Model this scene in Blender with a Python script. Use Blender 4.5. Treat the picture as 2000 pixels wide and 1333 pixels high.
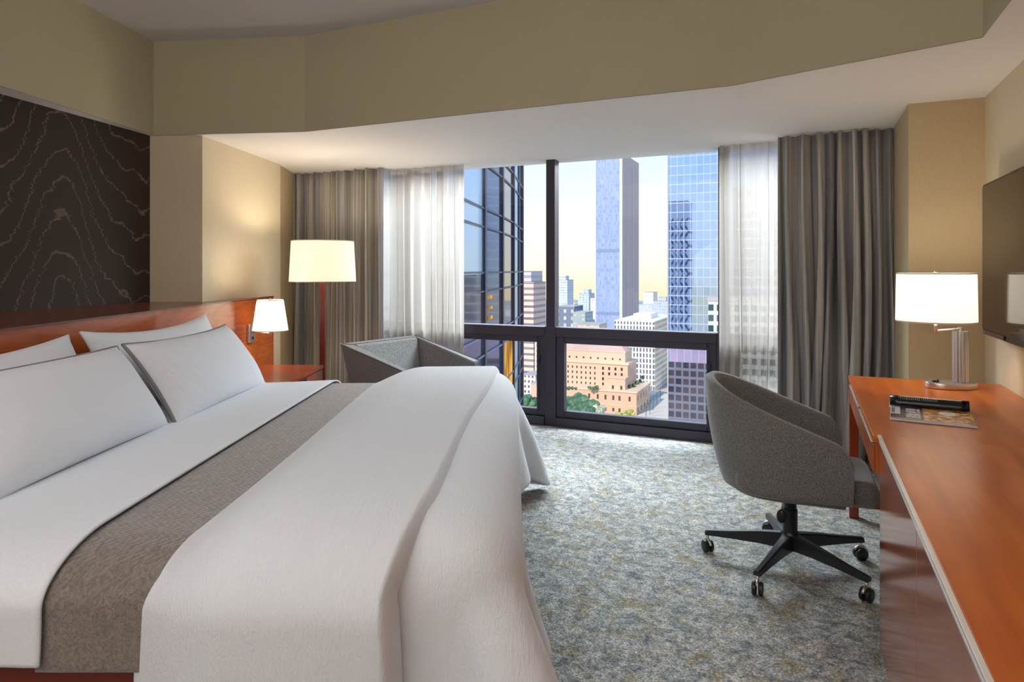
import bpy, bmesh, math, random
import numpy as np
from mathutils import Vector, Matrix
random.seed(7); np.random.seed(7)
for o in list(bpy.data.objects): bpy.data.objects.remove(o)
SC = bpy.context.scene
COL = SC.collection
PI = math.pi
TH = math.radians(24.1)
CT, ST = math.cos(TH), math.sin(TH)
EYE = 1.316

# ---------------------------------------------------------------- camera, sky, sun, exposure
cam = bpy.data.cameras.new('camera'); camo = bpy.data.objects.new('camera', cam); COL.objects.link(camo)
camo.location = (0, 0, EYE); camo.rotation_euler = (PI/2, 0, TH)
cam.sensor_width = 36; cam.lens = 23.04; cam.shift_y = -0.0693; cam.clip_start = .05; cam.clip_end = 6000
SC.camera = camo
SC.view_settings.view_transform = 'Standard'; SC.view_settings.look = 'None'
SC.view_settings.gamma = 1; SC.view_settings.use_curve_mapping = False
SC.view_settings.exposure = 0.42
try:
    SC.cycles.use_denoising = True; SC.cycles.max_bounces = 8; SC.cycles.diffuse_bounces = 5
    SC.cycles.transparent_max_bounces = 12; SC.cycles.sample_clamp_indirect = 4
except Exception: pass

W = bpy.data.worlds.new('sky'); SC.world = W; W.use_nodes = True
nt = W.node_tree; nt.nodes.clear()
wo = nt.nodes.new('ShaderNodeOutputWorld'); bg = nt.nodes.new('ShaderNodeBackground')
tc = nt.nodes.new('ShaderNodeTexCoord'); sp = nt.nodes.new('ShaderNodeSeparateXYZ')
mr = nt.nodes.new('ShaderNodeMapRange'); mr.inputs['From Min'].default_value = -.2; mr.inputs['From Max'].default_value = .8
cr = nt.nodes.new('ShaderNodeValToRGB')
nt.links.new(tc.outputs['Generated'], sp.inputs[0]); nt.links.new(sp.outputs['Z'], mr.inputs['Value'])
nt.links.new(mr.outputs[0], cr.inputs[0]); nt.links.new(cr.outputs[0], bg.inputs[0]); nt.links.new(bg.outputs[0], wo.inputs[0])
stops = [(0, (.62, .66, .7)), (.125, (.95, .80, .56)), (.155, (1.0, .83, .52)), (.20, (1.0, .93, .80)), (.27, (.96, .97, .98)),
         (.36, (.78, .90, 1.0)), (.5, (.5, .72, 1.0)), (1, (.2, .42, .85))]
el = cr.color_ramp.elements
el[0].position, el[0].color = stops[0][0], (*stops[0][1], 1)
el[1].position, el[1].color = stops[-1][0], (*stops[-1][1], 1)
for p, c in stops[1:-1]:
    e = el.new(p); e.color = (*c, 1)
bg.inputs[1].default_value = .92

def light(name, kind, loc, energy, color=(1, 1, 1), size=None, size_y=None, direction=None, radius=None):
    l = bpy.data.lights.new(name, kind); l.energy = energy; l.color = color
    o = bpy.data.objects.new(name, l); COL.objects.link(o); o.location = loc
    if size is not None:
        l.shape = 'RECTANGLE'; l.size = size; l.size_y = size_y or size
    if radius is not None: l.shadow_soft_size = radius
    if direction is not None:
        o.rotation_euler = Vector(direction).to_track_quat('-Z', 'Y').to_euler()
    return o
sun = light('sun', 'SUN', (0, -20, 60), 3.7, (1.0, .86, .68), direction=(.20, .80, -.58)); sun.data.angle = .01
def F(x, d, z=0.0):
    """plan measured from the camera foot (x to the right, d ahead) -> world"""
    return Vector((x*CT - d*ST, x*ST + d*CT, z))
# added area lamp outside, out of view, strengthening the daylight through the window
light('window_daylight_fill', 'AREA', (-1.9, 7.4, 3.75), 960, (.88, .95, 1.0), 7.0, 1.9, (-.02, -.90, -.44))
# unseen fill lamps added under the ceiling, behind the camera and over the bed
light('ceiling_fill_entry', 'AREA', (-.3, -.9, 2.86), 7, (.96, .97, 1.0), 1.2, 1.2, (0, 0, -1))
light('ceiling_fill_bed', 'AREA', (*F(-.9, 1.0)[:2], 2.86), 7, (.96, .97, 1.0), 1.2, 1.2, (0, 0, -1))
light('rear_fill', 'AREA', (-.7, -2.1, 1.75), 10, (.90, .94, 1.0), 2.4, 1.5, (-.1, 1, .12))  # soft fill added at the rear wall, unseen, to lift the room
light('upward_fill', 'AREA', (-.9, -1.3, 1.95), 62, (.96, .97, 1.0), .9, .9, (0, 0, 1))  # added unseen lamp aimed upward so the ceiling bounces more light

# ---------------------------------------------------------------- node helpers
class Mat:
    def __init__(s, name):
        s.m = bpy.data.materials.new(name); s.m.use_nodes = True
        s.nt = s.m.node_tree; s.nt.nodes.clear()
        s.out = s.n('ShaderNodeOutputMaterial'); s._oc = None
    def n(s, t, **kw):
        x = s.nt.nodes.new(t)
        for k, v in kw.items(): setattr(x, k, v)
        return x
    def put(s, inp, v):
        if isinstance(v, bpy.types.NodeSocket): s.nt.links.new(v, inp)
        elif isinstance(v, (tuple, list)) and len(v) == 3 and inp.type == 'RGBA': inp.default_value = (*v, 1)
        else: inp.default_value = v
    def math(s, op, a, b=0.0, c=0.0):
        x = s.n('ShaderNodeMath', operation=op)
        s.put(x.inputs[0], a); s.put(x.inputs[1], b)
        if op in ('SMOOTH_MIN', 'MULTIPLY_ADD', 'COMPARE', 'WRAP'): s.put(x.inputs[2], c)
        return x.outputs[0]
    def sstep(s, v, a, b):
        x = s.n('ShaderNodeMapRange', interpolation_type='SMOOTHSTEP')
        s.put(x.inputs['Value'], v); s.put(x.inputs['From Min'], a); s.put(x.inputs['From Max'], b)
        return x.outputs[0]
    def mix(s, f, a, b, blend='MIX'):
        x = s.n('ShaderNodeMix', data_type='RGBA', blend_type=blend)
        s.put(x.inputs[0], f); s.put(x.inputs[6], a); s.put(x.inputs[7], b)
        return x.outputs[2]
    def coords(s, scale=(1, 1, 1), kind='Object', rot=(0, 0, 0)):
        if s._oc is None: s._oc = s.n('ShaderNodeTexCoord')
        mp = s.n('ShaderNodeMapping'); mp.inputs['Scale'].default_value = scale; mp.inputs['Rotation'].default_value = rot
        s.nt.links.new(s._oc.outputs[kind], mp.inputs[0]); return mp.outputs[0]
    def sep(s, v):
        x = s.n('ShaderNodeSeparateXYZ'); s.put(x.inputs[0], v); return x.outputs
    def comb(s, a, b, c):
        x = s.n('ShaderNodeCombineXYZ'); s.put(x.inputs[0], a); s.put(x.inputs[1], b); s.put(x.inputs[2], c); return x.outputs[0]
    def noise(s, vec, scale=5, detail=3, rough=.5, out=0, dist=0):
        x = s.n('ShaderNodeTexNoise'); s.put(x.inputs['Vector'], vec); s.put(x.inputs['Scale'], scale)
        s.put(x.inputs['Detail'], detail); s.put(x.inputs['Roughness'], rough); s.put(x.inputs['Distortion'], dist); return x.outputs[out]
    def voro(s, vec, scale=5, feature='F1', out='Distance', rand=1):
        x = s.n('ShaderNodeTexVoronoi', feature=feature); s.put(x.inputs['Vector'], vec); s.put(x.inputs['Scale'], scale)
        s.put(x.inputs['Randomness'], rand); return x.outputs[out]
    def wave(s, vec, scale, dist=0, dscale=1, detail=2, direction='X'):
        x = s.n('ShaderNodeTexWave', bands_direction=direction); s.put(x.inputs['Vector'], vec); s.put(x.inputs['Scale'], scale)
        s.put(x.inputs['Distortion'], dist); s.put(x.inputs['Detail Scale'], dscale); s.put(x.inputs['Detail'], detail); return x.outputs['Fac']
    def ramp(s, f, stops, interp='LINEAR'):
        x = s.n('ShaderNodeValToRGB'); s.put(x.inputs[0], f); e = x.color_ramp.elements; x.color_ramp.interpolation = interp
        e[0].position, e[0].color = stops[0][0], (*stops[0][1], 1); e[1].position, e[1].color = stops[-1][0], (*stops[-1][1], 1)
        for p, c in stops[1:-1]:
            k = e.new(p); k.color = (*c, 1)
        return x.outputs[0]
    def bump(s, h, strength=.3, dist=.01, normal=None):
        x = s.n('ShaderNodeBump'); s.put(x.inputs['Height'], h); s.put(x.inputs['Strength'], strength); s.put(x.inputs['Distance'], dist)
        if normal is not None: s.put(x.inputs['Normal'], normal)
        return x.outputs[0]
    def bsdf(s, color=(.8, .8, .8), rough=.5, metal=0, normal=None, **kw):
        x = s.n('ShaderNodeBsdfPrincipled'); s.put(x.inputs['Base Color'], color); s.put(x.inputs['Roughness'], rough); s.put(x.inputs['Metallic'], metal)
        if normal is not None: s.put(x.inputs['Normal'], normal)
        for k, v in kw.items(): s.put(x.inputs[k.replace('_', ' ')], v)
        return x.outputs[0]
    def end(s, shader):
        s.nt.links.new(shader, s.out.inputs[0]); return s.m

def simple(name, color, rough=.5, metal=0, **kw):
    m = Mat(name); return m.end(m.bsdf(color, rough, metal, **kw))

def wallpaper(name, c1, c2):
    m = Mat(name)
    v = m.coords((55, 55, 900)); h = m.noise(v, 1, 2)
    v2 = m.coords((700, 700, 12)); g = m.noise(v2, 1, 2)
    mixv = m.math('ADD', m.math('MULTIPLY', h, .45), m.math('MULTIPLY', g, .55))
    col = m.mix(m.sstep(mixv, .3, .7), c1, c2)
    return m.end(m.bsdf(col, .75, 0, m.bump(mixv, .35, .002), Specular_IOR_Level=.25))
def plaster(name, c):
    m = Mat(name); v = m.coords()
    return m.end(m.bsdf(m.mix(m.noise(v, 1.3, 2), c, tuple(x*.94 for x in c)), .85, 0, m.bump(m.noise(v, 160, 2), .12, .001), Specular_IOR_Level=.2))
def wood(name, c1, c2, axis='y', rough=.22, scale=1.0, coat=.35):
    m = Mat(name)
    sc = {'x': (1.2, 16, 16), 'y': (16, 1.2, 16), 'z': (16, 16, 1.2)}[axis]
    v = m.coords(tuple(a*scale for a in sc))
    big = m.noise(m.coords((2.2, 2.2, 2.2)), 1.0, 3, .6)
    g = m.noise(v, 1.0, 3, .5)
    fine = m.noise(m.coords(tuple(a*scale*(2 if a < 2 else 9) for a in sc)), 1, 2)
    f = m.math('ADD', m.math('MULTIPLY', g, .55), m.math('ADD', m.math('MULTIPLY', big, .35), m.math('MULTIPLY', fine, .08)))
    col = m.mix(m.sstep(f, .25, .80), c1, c2)
    return m.end(m.bsdf(col, m.math('MULTIPLY_ADD', fine, .03, rough), 0, m.bump(fine, .04, .001), Coat_Weight=coat, Coat_Roughness=.12, Specular_IOR_Level=.36))
def cloth(name, c, c2=None, scale=900, strength=.35, rough=.9, sheen=.3, melange=.0):
    m = Mat(name); v = m.coords()
    a = m.noise(m.coords((scale, scale*.25, scale*.25)), 1, 1); b = m.noise(m.coords((scale*.25, scale, scale)), 1, 1)
    h = m.math('MULTIPLY', m.math('ADD', a, b), .5)
    col = m.mix(m.sstep(h, .40, .60), c, c2 or c)
    return m.end(m.bsdf(col, rough, 0, m.bump(h, strength, .002), Sheen_Weight=sheen, Specular_IOR_Level=.2))

M = {}
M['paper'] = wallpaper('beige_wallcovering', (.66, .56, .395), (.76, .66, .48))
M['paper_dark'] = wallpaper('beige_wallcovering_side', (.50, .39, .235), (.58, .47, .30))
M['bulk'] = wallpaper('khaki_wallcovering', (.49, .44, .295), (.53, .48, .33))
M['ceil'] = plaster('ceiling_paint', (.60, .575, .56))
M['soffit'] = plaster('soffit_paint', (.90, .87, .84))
M['rearwall'] = plaster('rear_wall_paint', (.62, .55, .42))
M['white_trim'] = simple('white_metal_trim', (.7, .68, .65), .35, .3)
M['wood_top'] = wood('cherry_desk_top', (.40, .070, .007), (.72, .20, .018), 'y', .30, coat=.10)
M['wood_front'] = wood('cherry_front', (.36, .075, .020), (.50, .120, .030), 'z', .26, coat=.1)
M['wood_door'] = wood('cherry_door_gloss', (.44, .095, .030), (.52, .125, .036), 'z', .14, scale=.6, coat=.6)
M['wood_leg'] = wood('cherry_leg', (.25, .035, .010), (.40, .065, .016), 'z', .28)
M['wood_head'] = wood('cherry_headboard', (.36, .070, .012), (.54, .125, .018), 'y', .26, scale=.5)
M['wood_ledge'] = wood('cherry_ledge', (.13, .022, .008), (.24, .045, .012), 'y', .25)
M['wood_dark'] = wood('dark_red_lamp_wood', (.10, .014, .008), (.17, .028, .014), 'z', .3)
M['wood_night'] = wood('cherry_nightstand', (.20, .030, .012), (.31, .052, .018), 'x', .25)
M['wood_rail'] = wood('cherry_bed_rail', (.12, .014, .006), (.20, .028, .009), 'x', .3)
M['sheet'] = cloth('white_percale', (.74, .77, .82), (.79, .81, .86), 500, .05, .85, .1)
def soft_cotton(name, c, c2):
    m = Mat(name); w = m.noise(m.coords((3, 3, 3)), 1, 3, .5, dist=.8); w2 = m.noise(m.coords((9, 4, 9)), 1, 3, .6, dist=1.2)
    f = m.noise(m.coords(), 420, 1)
    n = m.bump(w, .35, .05); n = m.bump(w2, .22, .02, n); n = m.bump(f, .06, .001, n)
    return m.end(m.bsdf(m.mix(f, c, c2), .85, 0, n, Sheen_Weight=.1, Specular_IOR_Level=.2))
M['pillowc'] = soft_cotton('white_pillowcase', (.74, .76, .80), (.79, .80, .84))
M['trimgrey'] = simple('grey_pillow_trim', (.23, .21, .20), .8)
M['black'] = simple('black_plastic', (.012, .012, .013), .4)
M['blackmet'] = simple('black_painted_metal', (.025, .025, .03), .35, .3)
M['nickel'] = simple('brushed_nickel', (.66, .63, .60), .3, .85)
M['silver'] = simple('silver_edge_strip', (.92, .86, .80), .3, .35)
M['chairgrey'] = cloth('grey_melange_fabric', (.10, .098, .096), (.27, .265, .26), 760, .45, .95, .35)
M['armgrey'] = cloth('charcoal_tweed', (.085, .083, .088), (.19, .185, .19), 480, .45, .95, .3)
M['armseat'] = cloth('mid_grey_tweed', (.15, .15, .15), (.33, .33, .33), 480, .45, .95, .3)
M['frame'] = simple('dark_bronze_window_frame', (.045, .037, .056), .45, .2)

def duvet_mat():
    m = Mat('white_crinkle_duvet')
    w1 = m.noise(m.coords((120, 22, 60)), 1, 3, .6, dist=1.0); w2 = m.noise(m.coords(), 5, 3)
    h = m.math('ADD', m.math('MULTIPLY', w1, .25), w2)
    n1 = m.bump(w1, .5, .005); n2 = m.bump(w2, .22, .03, n1)
    return m.end(m.bsdf((.735, .765, .81), .85, 0, n2, Sheen_Weight=.15, Specular_IOR_Level=.2))
M['duvet'] = duvet_mat()
def blanket_mat():
    m = Mat('taupe_quilted_blanket')
    s = m.sep(m.coords())
    zig = m.math('MULTIPLY', m.math('PINGPONG', s[1], .03), 1.0)
    u = m.math('ADD', s[0], zig)
    h1 = m.math('SINE', m.math('MULTIPLY', u, 300)); w = m.noise(m.coords((90, 30, 90)), 1, 3, .6, dist=1.5)
    h = m.math('ADD', m.math('MULTIPLY', h1, .12), w)
    col = m.mix(m.sstep(w, .3, .7), (.14, .112, .098), (.25, .208, .184))
    return m.end(m.bsdf(col, .9, 0, m.bump(h, .55, .006), Sheen_Weight=.5, Specular_IOR_Level=.2))
M['blanket'] = blanket_mat()
def carpet_mat():
    m = Mat('blue_grey_loop_carpet')
    v = m.coords()
    big = m.noise(v, 3.0, 4, .7); mid = m.noise(v, 17, 5, .8, dist=.6); wv = m.noise(m.coords((26, 34, 1)), 1, 4, .75)
    y = m.noise(m.coords((1, 1, 1), rot=(0, 0, 1.1)), 10, 5, .75, dist=.8)
    f = m.math('ADD', m.math('MULTIPLY', mid, .7), m.math('MULTIPLY', wv, .3))
    base = m.ramp(f, [(.32, (.10, .12, .125)), (.43, (.25, .29, .30)), (.50, (.47, .50, .50)), (.56, (.68, .69, .66)), (.66, (.86, .84, .76))])
    olive = m.mix(m.sstep(m.noise(v, 38, 3), .4, .6), (.28, .24, .13), (.56, .48, .28))
    col = m.mix(m.math('MULTIPLY', m.sstep(y, .51, .60), .75), base, olive)
    loop = m.voro(m.coords((1, 1.8, 1)), 130)
    col = m.mix(m.sstep(loop, .25, .75), col, m.mix(.62, col, (.02, .02, .02)))
    hn = m.math('ADD', m.math('MULTIPLY', loop, -1.0), m.math('MULTIPLY', mid, 2.2))
    return m.end(m.bsdf(col, .95, 0, m.bump(m.bump(hn, 1.0, .012), .008), Specular_IOR_Level=.1, Sheen_Weight=.2))
M['carpet'] = carpet_mat()
def contour_mat():
    """dark brown wallcovering with ragged pale contour lines; local x runs along the wall, z up"""
    m = Mat('brown_contour_wallcovering')
    s = m.sep(m.coords())
    row = m.math('FLOOR', m.math('MULTIPLY', s[2], 120))
    jag = m.noise(m.comb(row, 3.0, m.math('MULTIPLY', s[0], 3)), 1.7, 1)
    u = m.math('ADD', s[0], m.math('MULTIPLY', m.math('SUBTRACT', jag, .5), .07))
    wob = m.noise(m.comb(u, 0.0, s[2]), 2.6, 3, .6)
    du = m.math('ABSOLUTE', m.math('SUBTRACT', m.math('PINGPONG', m.math('ADD', u, 6.71), .62), .0))
    bell = m.math('POWER', 2.718, m.math('MULTIPLY', m.math('MULTIPLY', du, du), -13.0))
    f = m.math('ADD', m.math('ADD', s[2], m.math('MULTIPLY', bell, -.72)), m.math('MULTIPLY', wob, .42))
    fr = m.math('FRACT', m.math('MULTIPLY', f, 4.9))
    line = m.math('SUBTRACT', 1.0, m.sstep(m.math('ABSOLUTE', m.math('SUBTRACT', fr, .5)), .015, .055))
    fine = m.noise(m.comb(m.math('MULTIPLY', s[0], 5), 0.0, m.math('MULTIPLY', s[2], 500)), 1, 2)
    line = m.math('MULTIPLY', line, m.sstep(fine, .25, .6))
    base = m.mix(fine, (.030, .019, .013), (.052, .034, .024))
    col = m.mix(m.math('MULTIPLY', line, .75), base, (.24, .185, .135))
    return m.end(m.bsdf(col, .55, 0, m.bump(fine, .2, .002), Specular_IOR_Level=.3))
M['contour'] = contour_mat()
def drape_mat():
    m = Mat('grey_taupe_satin_drape')
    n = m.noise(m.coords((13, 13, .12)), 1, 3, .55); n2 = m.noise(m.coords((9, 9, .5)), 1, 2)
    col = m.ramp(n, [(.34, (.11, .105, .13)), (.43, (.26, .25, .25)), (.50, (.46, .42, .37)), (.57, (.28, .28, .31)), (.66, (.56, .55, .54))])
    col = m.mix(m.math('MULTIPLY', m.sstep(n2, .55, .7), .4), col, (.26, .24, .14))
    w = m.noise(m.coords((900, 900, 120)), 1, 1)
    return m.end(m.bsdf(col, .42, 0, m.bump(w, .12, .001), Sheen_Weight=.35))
M['drape'] = drape_mat()
def sheer_mat():
    m = Mat('ivory_sheer_voile')
    t = m.n('ShaderNodeBsdfTransparent'); t.inputs[0].default_value = (.96, .94, .92, 1)
    tl = m.n('ShaderNodeBsdfTranslucent'); tl.inputs[0].default_value = (.56, .52, .475, 1)
    d = m.n('ShaderNodeBsdfDiffuse'); d.inputs[0].default_value = (.66, .61, .56, 1)
    a = m.n('ShaderNodeMixShader'); a.inputs[0].default_value = .45
    m.nt.links.new(tl.outputs[0], a.inputs[1]); m.nt.links.new(d.outputs[0], a.inputs[2])
    b = m.n('ShaderNodeMixShader')
    lw = m.n('ShaderNodeLayerWeight'); lw.inputs[0].default_value = .35
    m.put(b.inputs[0], m.math('ADD', m.math('MULTIPLY', lw.outputs['Facing'], .25), .74))
    m.nt.links.new(t.outputs[0], b.inputs[1]); m.nt.links.new(a.outputs[0], b.inputs[2])
    return m.end(b.outputs[0])
M['sheer'] = sheer_mat()
def shade_mat(name, c, e, strength):
    m = Mat(name)
    tl = m.n('ShaderNodeBsdfTranslucent'); tl.inputs[0].default_value = (*c, 1)
    d = m.bsdf(c, .8, 0, m.bump(m.noise(m.coords((300, 300, 300)), 1, 1), .1, .001))
    em = m.n('ShaderNodeEmission'); em.inputs[0].default_value = (*e, 1); em.inputs[1].default_value = strength
    a = m.n('ShaderNodeMixShader'); a.inputs[0].default_value = .5
    m.nt.links.new(tl.outputs[0], a.inputs[1]); m.nt.links.new(d, a.inputs[2])
    b = m.n('ShaderNodeAddShader'); m.nt.links.new(a.outputs[0], b.inputs[0]); m.nt.links.new(em.outputs[0], b.inputs[1])
    return m.end(b.outputs[0])
M['shade'] = shade_mat('glowing_linen_shade', (.80, .74, .62), (1, .90, .74), .30)
M['shade_hot'] = shade_mat('bright_linen_shade', (.85, .82, .76), (1, .97, .92), .34)
def glass_mat():
    m = Mat('window_glass')
    t = m.n('ShaderNodeBsdfTransparent'); t.inputs[0].default_value = (.97, .98, .98, 1)
    g = m.n('ShaderNodeBsdfGlossy'); g.inputs['Roughness'].default_value = .0; g.inputs[0].default_value = (1, 1, 1, 1)
    a = m.n('ShaderNodeMixShader'); a.inputs[0].default_value = .035
    m.nt.links.new(t.outputs[0], a.inputs[1]); m.nt.links.new(g.outputs[0], a.inputs[2]); return m.end(a.outputs[0])
M['glass'] = glass_mat()
M['tvscreen'] = simple('tv_screen_glass', (.012, .009, .008), .09, 0, Specular_IOR_Level=.45)
M['tvframe'] = simple('tv_bezel', (.010, .009, .009), .3)

def facade(name, wall, win, cw, ch, fw=.7, fh=.6, gloss=.3, rough=.12, varc=None, ox=0.0, oz=0.0, wallrough=.7, metal=0.0):
    """curtain wall or punched windows laid out in the wall's own object space"""
    m = Mat(name)
    s = m.sep(m.coords()); nrm = m.n('ShaderNodeTexCoord').outputs['Normal']; ns = m.sep(nrm)
    ax = m.math('GREATER_THAN', m.math('ABSOLUTE', ns[0]), .6)
    up = m.math('GREATER_THAN', m.math('ABSOLUTE', ns[2]), .6)
    u = m.math('ADD', m.math('MULTIPLY', s[1], ax), m.math('MULTIPLY', s[0], m.math('SUBTRACT', 1.0, ax)))
    cu = m.math('ADD', m.math('DIVIDE', u, cw), ox + 500.5); cv = m.math('ADD', m.math('DIVIDE', s[2], ch), oz + 500.0)
    fu = m.math('FRACT', cu); fv = m.math('FRACT', cv)
    wu = m.math('LESS_THAN', m.math('ABSOLUTE', m.math('SUBTRACT', fu, .5)), fw/2)
    wv = m.math('LESS_THAN', m.math('ABSOLUTE', m.math('SUBTRACT', fv, .5)), fh/2)
    mask = m.math('MULTIPLY', m.math('MULTIPLY', wu, wv), m.math('SUBTRACT', 1.0, up))
    wn = m.n('ShaderNodeTexWhiteNoise'); m.put(wn.inputs['Vector'], m.comb(m.math('FLOOR', cu), m.math('FLOOR', cv), ax))
    wc = m.mix(wn.outputs['Value'], win, varc or tuple(x*.6 for x in win))
    nz = m.noise(m.coords((.05, .05, .05)), 1, 3)
    wl = m.mix(nz, wall, tuple(x*.86 for x in wall))
    a = m.bsdf(wl, wallrough, metal); b = m.bsdf(wc, rough, gloss)
    x = m.n('ShaderNodeMixShader'); m.put(x.inputs[0], mask)
    m.nt.links.new(a, x.inputs[1]); m.nt.links.new(b, x.inputs[2])
    return m.end(x.outputs[0])

# ---------------------------------------------------------------- mesh helpers
def link(name, me, mat=None, parent=None, smooth=False, loc=None, rz=None):
    o = bpy.data.objects.new(name, me); COL.objects.link(o)
    if mat: me.materials.append(mat)
    if parent is not None: o.parent = parent
    if loc is not None: o.location = loc
    if rz is not None: o.rotation_euler = (0, 0, rz)
    if smooth:
        for p in me.polygons: p.use_smooth = True
    return o
def obj(name, bm, mat=None, parent=None, smooth=False, loc=None, rz=None, sharp=None):
    me = bpy.data.meshes.new(name); bmesh.ops.recalc_face_normals(bm, faces=bm.faces); bm.to_mesh(me); bm.free()
    o = link(name, me, mat, parent, smooth or sharp is not None, loc, rz)
    if sharp is not None: me.set_sharp_from_angle(angle=math.radians(sharp))
    return o
def tag(o, label=None, cat=None, group=None, kind=None):
    if label: o['label'] = label
    if cat: o['category'] = cat
    if group: o['group'] = group
    if kind: o['kind'] = kind
    return o
def thing(name, label, cat, loc=(0, 0, 0), rz=0, group=None):
    o = bpy.data.objects.new(name, None); COL.objects.link(o); o.location = loc; o.rotation_euler = (0, 0, rz)
    o.empty_display_size = .1
    return tag(o, label, cat, group)
def struct(o): o['kind'] = 'structure'; return o
def box(bm, x0, x1, y0, y1, z0, z1, bev=0.0, seg=2):
    r = bmesh.ops.create_cube(bm, size=1)
    vs = r['verts']
    for v in vs:
        v.co = Vector((x0 + (v.co.x+.5)*(x1-x0), y0 + (v.co.y+.5)*(y1-y0), z0 + (v.co.z+.5)*(z1-z0)))
    if bev > 0:
        es = list({e for v in vs for e in v.link_edges})
        bmesh.ops.bevel(bm, geom=es, offset=bev, segments=seg, affect='EDGES', profile=.5)
    return vs
def BX(*a, **k):
    bm = bmesh.new(); box(bm, *a, **k); return bm
def prism(bm, pts, z0, z1):
    a = [bm.verts.new((p[0], p[1], z0)) for p in pts]; b = [bm.verts.new((p[0], p[1], z1)) for p in pts]
    bm.faces.new(a[::-1]); bm.faces.new(b)
    n = len(pts)
    for i in range(n): bm.faces.new((a[i], a[(i+1) % n], b[(i+1) % n], b[i]))
def wallseg(bm, p, q, z0, z1, t=.1):
    """wall slab whose visible face runs p->q, thickness to the right of p->q"""
    p, q = Vector(p[:2]), Vector(q[:2]); d = (q-p).normalized(); n = Vector((d.y, -d.x))*t
    prism(bm, [p, q, q+n, p+n], z0, z1)
def lathe(bm, prof, n=48, cx=0, cy=0, cap=False):
    rings = []
    for r, z in prof:
        if r < 1e-6: rings.append([bm.verts.new((cx, cy, z))])
        else: rings.append([bm.verts.new((cx + r*math.cos(2*PI*i/n), cy + r*math.sin(2*PI*i/n), z)) for i in range(n)])
    for a, b in zip(rings, rings[1:]):
        for i in range(n):
            j = (i+1) % n
            if len(a) == 1 and len(b) == 1: continue
            if len(a) == 1: bm.faces.new((a[0], b[j], b[i]))
            elif len(b) == 1: bm.faces.new((a[i], a[j], b[0]))
            else: bm.faces.new((a[i], a[j], b[j], b[i]))
    if cap:
        if len(rings[0]) > 1: bm.faces.new(rings[0][::-1])
        if len(rings[-1]) > 1: bm.faces.new(rings[-1])
def tube(bm, pts, r, n=12, closed=False, cap=True):
    pts = [Vector(p) for p in pts]; N = len(pts); rings = []
    rr = r if isinstance(r, (list, tuple)) else [r]*N
    up = Vector((0, 0, 1)); prev = None
    for i, p in enumerate(pts):
        a = pts[(i-1) % N] if (closed or i > 0) else p; b = pts[(i+1) % N] if (closed or i < N-1) else p
        t = (b-a).normalized()
        x = (prev - t*prev.dot(t)) if prev is not None else t.cross(up if abs(t.z) < .9 else Vector((1, 0, 0)))
        x.normalize(); prev = x; y = t.cross(x)
        rings.append([bm.verts.new(p + (x*math.cos(2*PI*k/n) + y*math.sin(2*PI*k/n))*rr[i]) for k in range(n)])
    for i in range(N if closed else N-1):
        a, b = rings[i], rings[(i+1) % N]
        for k in range(n): bm.faces.new((a[k], a[(k+1) % n], b[(k+1) % n], b[k]))
    if cap and not closed: bm.faces.new(rings[0][::-1]); bm.faces.new(rings[-1])
def grid(bm, P, closed_u=False):
    """P[i][j] points -> quads"""
    V = [[bm.verts.new(p) for p in row] for row in P]
    for i in range(len(V) - (0 if closed_u else 1)):
        r, q = V[i], V[(i+1) % len(V)]
        for j in range(len(r)-1): bm.faces.new((r[j], q[j], q[j+1], r[j+1]))
    return V
def smoothnoise(seed):
    rs = np.random.RandomState(seed); k = rs.uniform(-1, 1, (8, 3)); ph = rs.uniform(0, 6.28, 8)
    def f(x, y=0., z=0.): return float(np.mean(np.sin(k[:, 0]*x + k[:, 1]*y + k[:, 2]*z + ph)))
    return f

# ================================================================ ROOM SHELL
ZC, ZS = 2.90, 2.25       # ceiling, soffit
XR = .885                 # right wall
YW = 5.23                 # window line
RX0, RX1, RY0, RY1 = -5.6, XR+.12, -2.2, YW+.15
bm = bmesh.new(); box(bm, RX0, RX1, RY0, YW+.10, -.12, 0); struct(obj('floor', bm, M['carpet']))
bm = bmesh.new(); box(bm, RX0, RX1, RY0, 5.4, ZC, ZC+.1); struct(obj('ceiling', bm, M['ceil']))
bm = bmesh.new(); box(bm, XR, XR+.12, RY0, YW+.1, 0, ZC); struct(obj('wall_right', bm, M['paper']))
bm = bmesh.new(); box(bm, RX0, RX1, RY0-.12, RY0, 0, ZC); struct(obj('wall_rear', bm, M['rearwall']))
# left wall behind the bed: dark contour wallcovering in its own frame (x along the wall)
pA, pB = F(-2.61, 4.58), F(-3.62, -1.0)
d = (pB - pA); L = d.length; ang = math.atan2(d.y, d.x)
bm = bmesh.new(); box(bm, 0, L, 0, .1, 0, ZS); struct(obj('wall_left', bm, M['contour'], loc=(pA.x, pA.y, 0), rz=ang))
for ob in [bpy.data.objects['wall_left']]:
    pass
# upper wall closing the room above the niche
bm = bmesh.new(); wallseg(bm, F(-3.9, -1.2), F(-3.55, -1.2), 0, ZC); 
# left column between niche and window
col = [F(-2.62, 4.55), F(-2.15, 4.55), F(-2.05, 5.80), F(-2.30, 5.86), F(-2.42, 6.52), F(-2.9, 6.6), F(-2.9, 4.6)]
bm2 = bmesh.new(); prism(bm2, [(p.x, p.y) for p in col], 0, ZS); struct(obj('wall_column_left', bm2, M['paper']))
bm.free()
bm = bmesh.new(); wallseg(bm, F(-3.62, -1.0), F(-3.62, -3.6), 0, ZC); struct(obj('wall_left_rear', bm, M['rearwall']))
# small return wall beside the left drape
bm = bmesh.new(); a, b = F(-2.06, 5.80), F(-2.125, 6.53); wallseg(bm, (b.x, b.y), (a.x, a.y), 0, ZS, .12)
struct(obj('wall_window_left', bm, M['paper_dark']))
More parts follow.
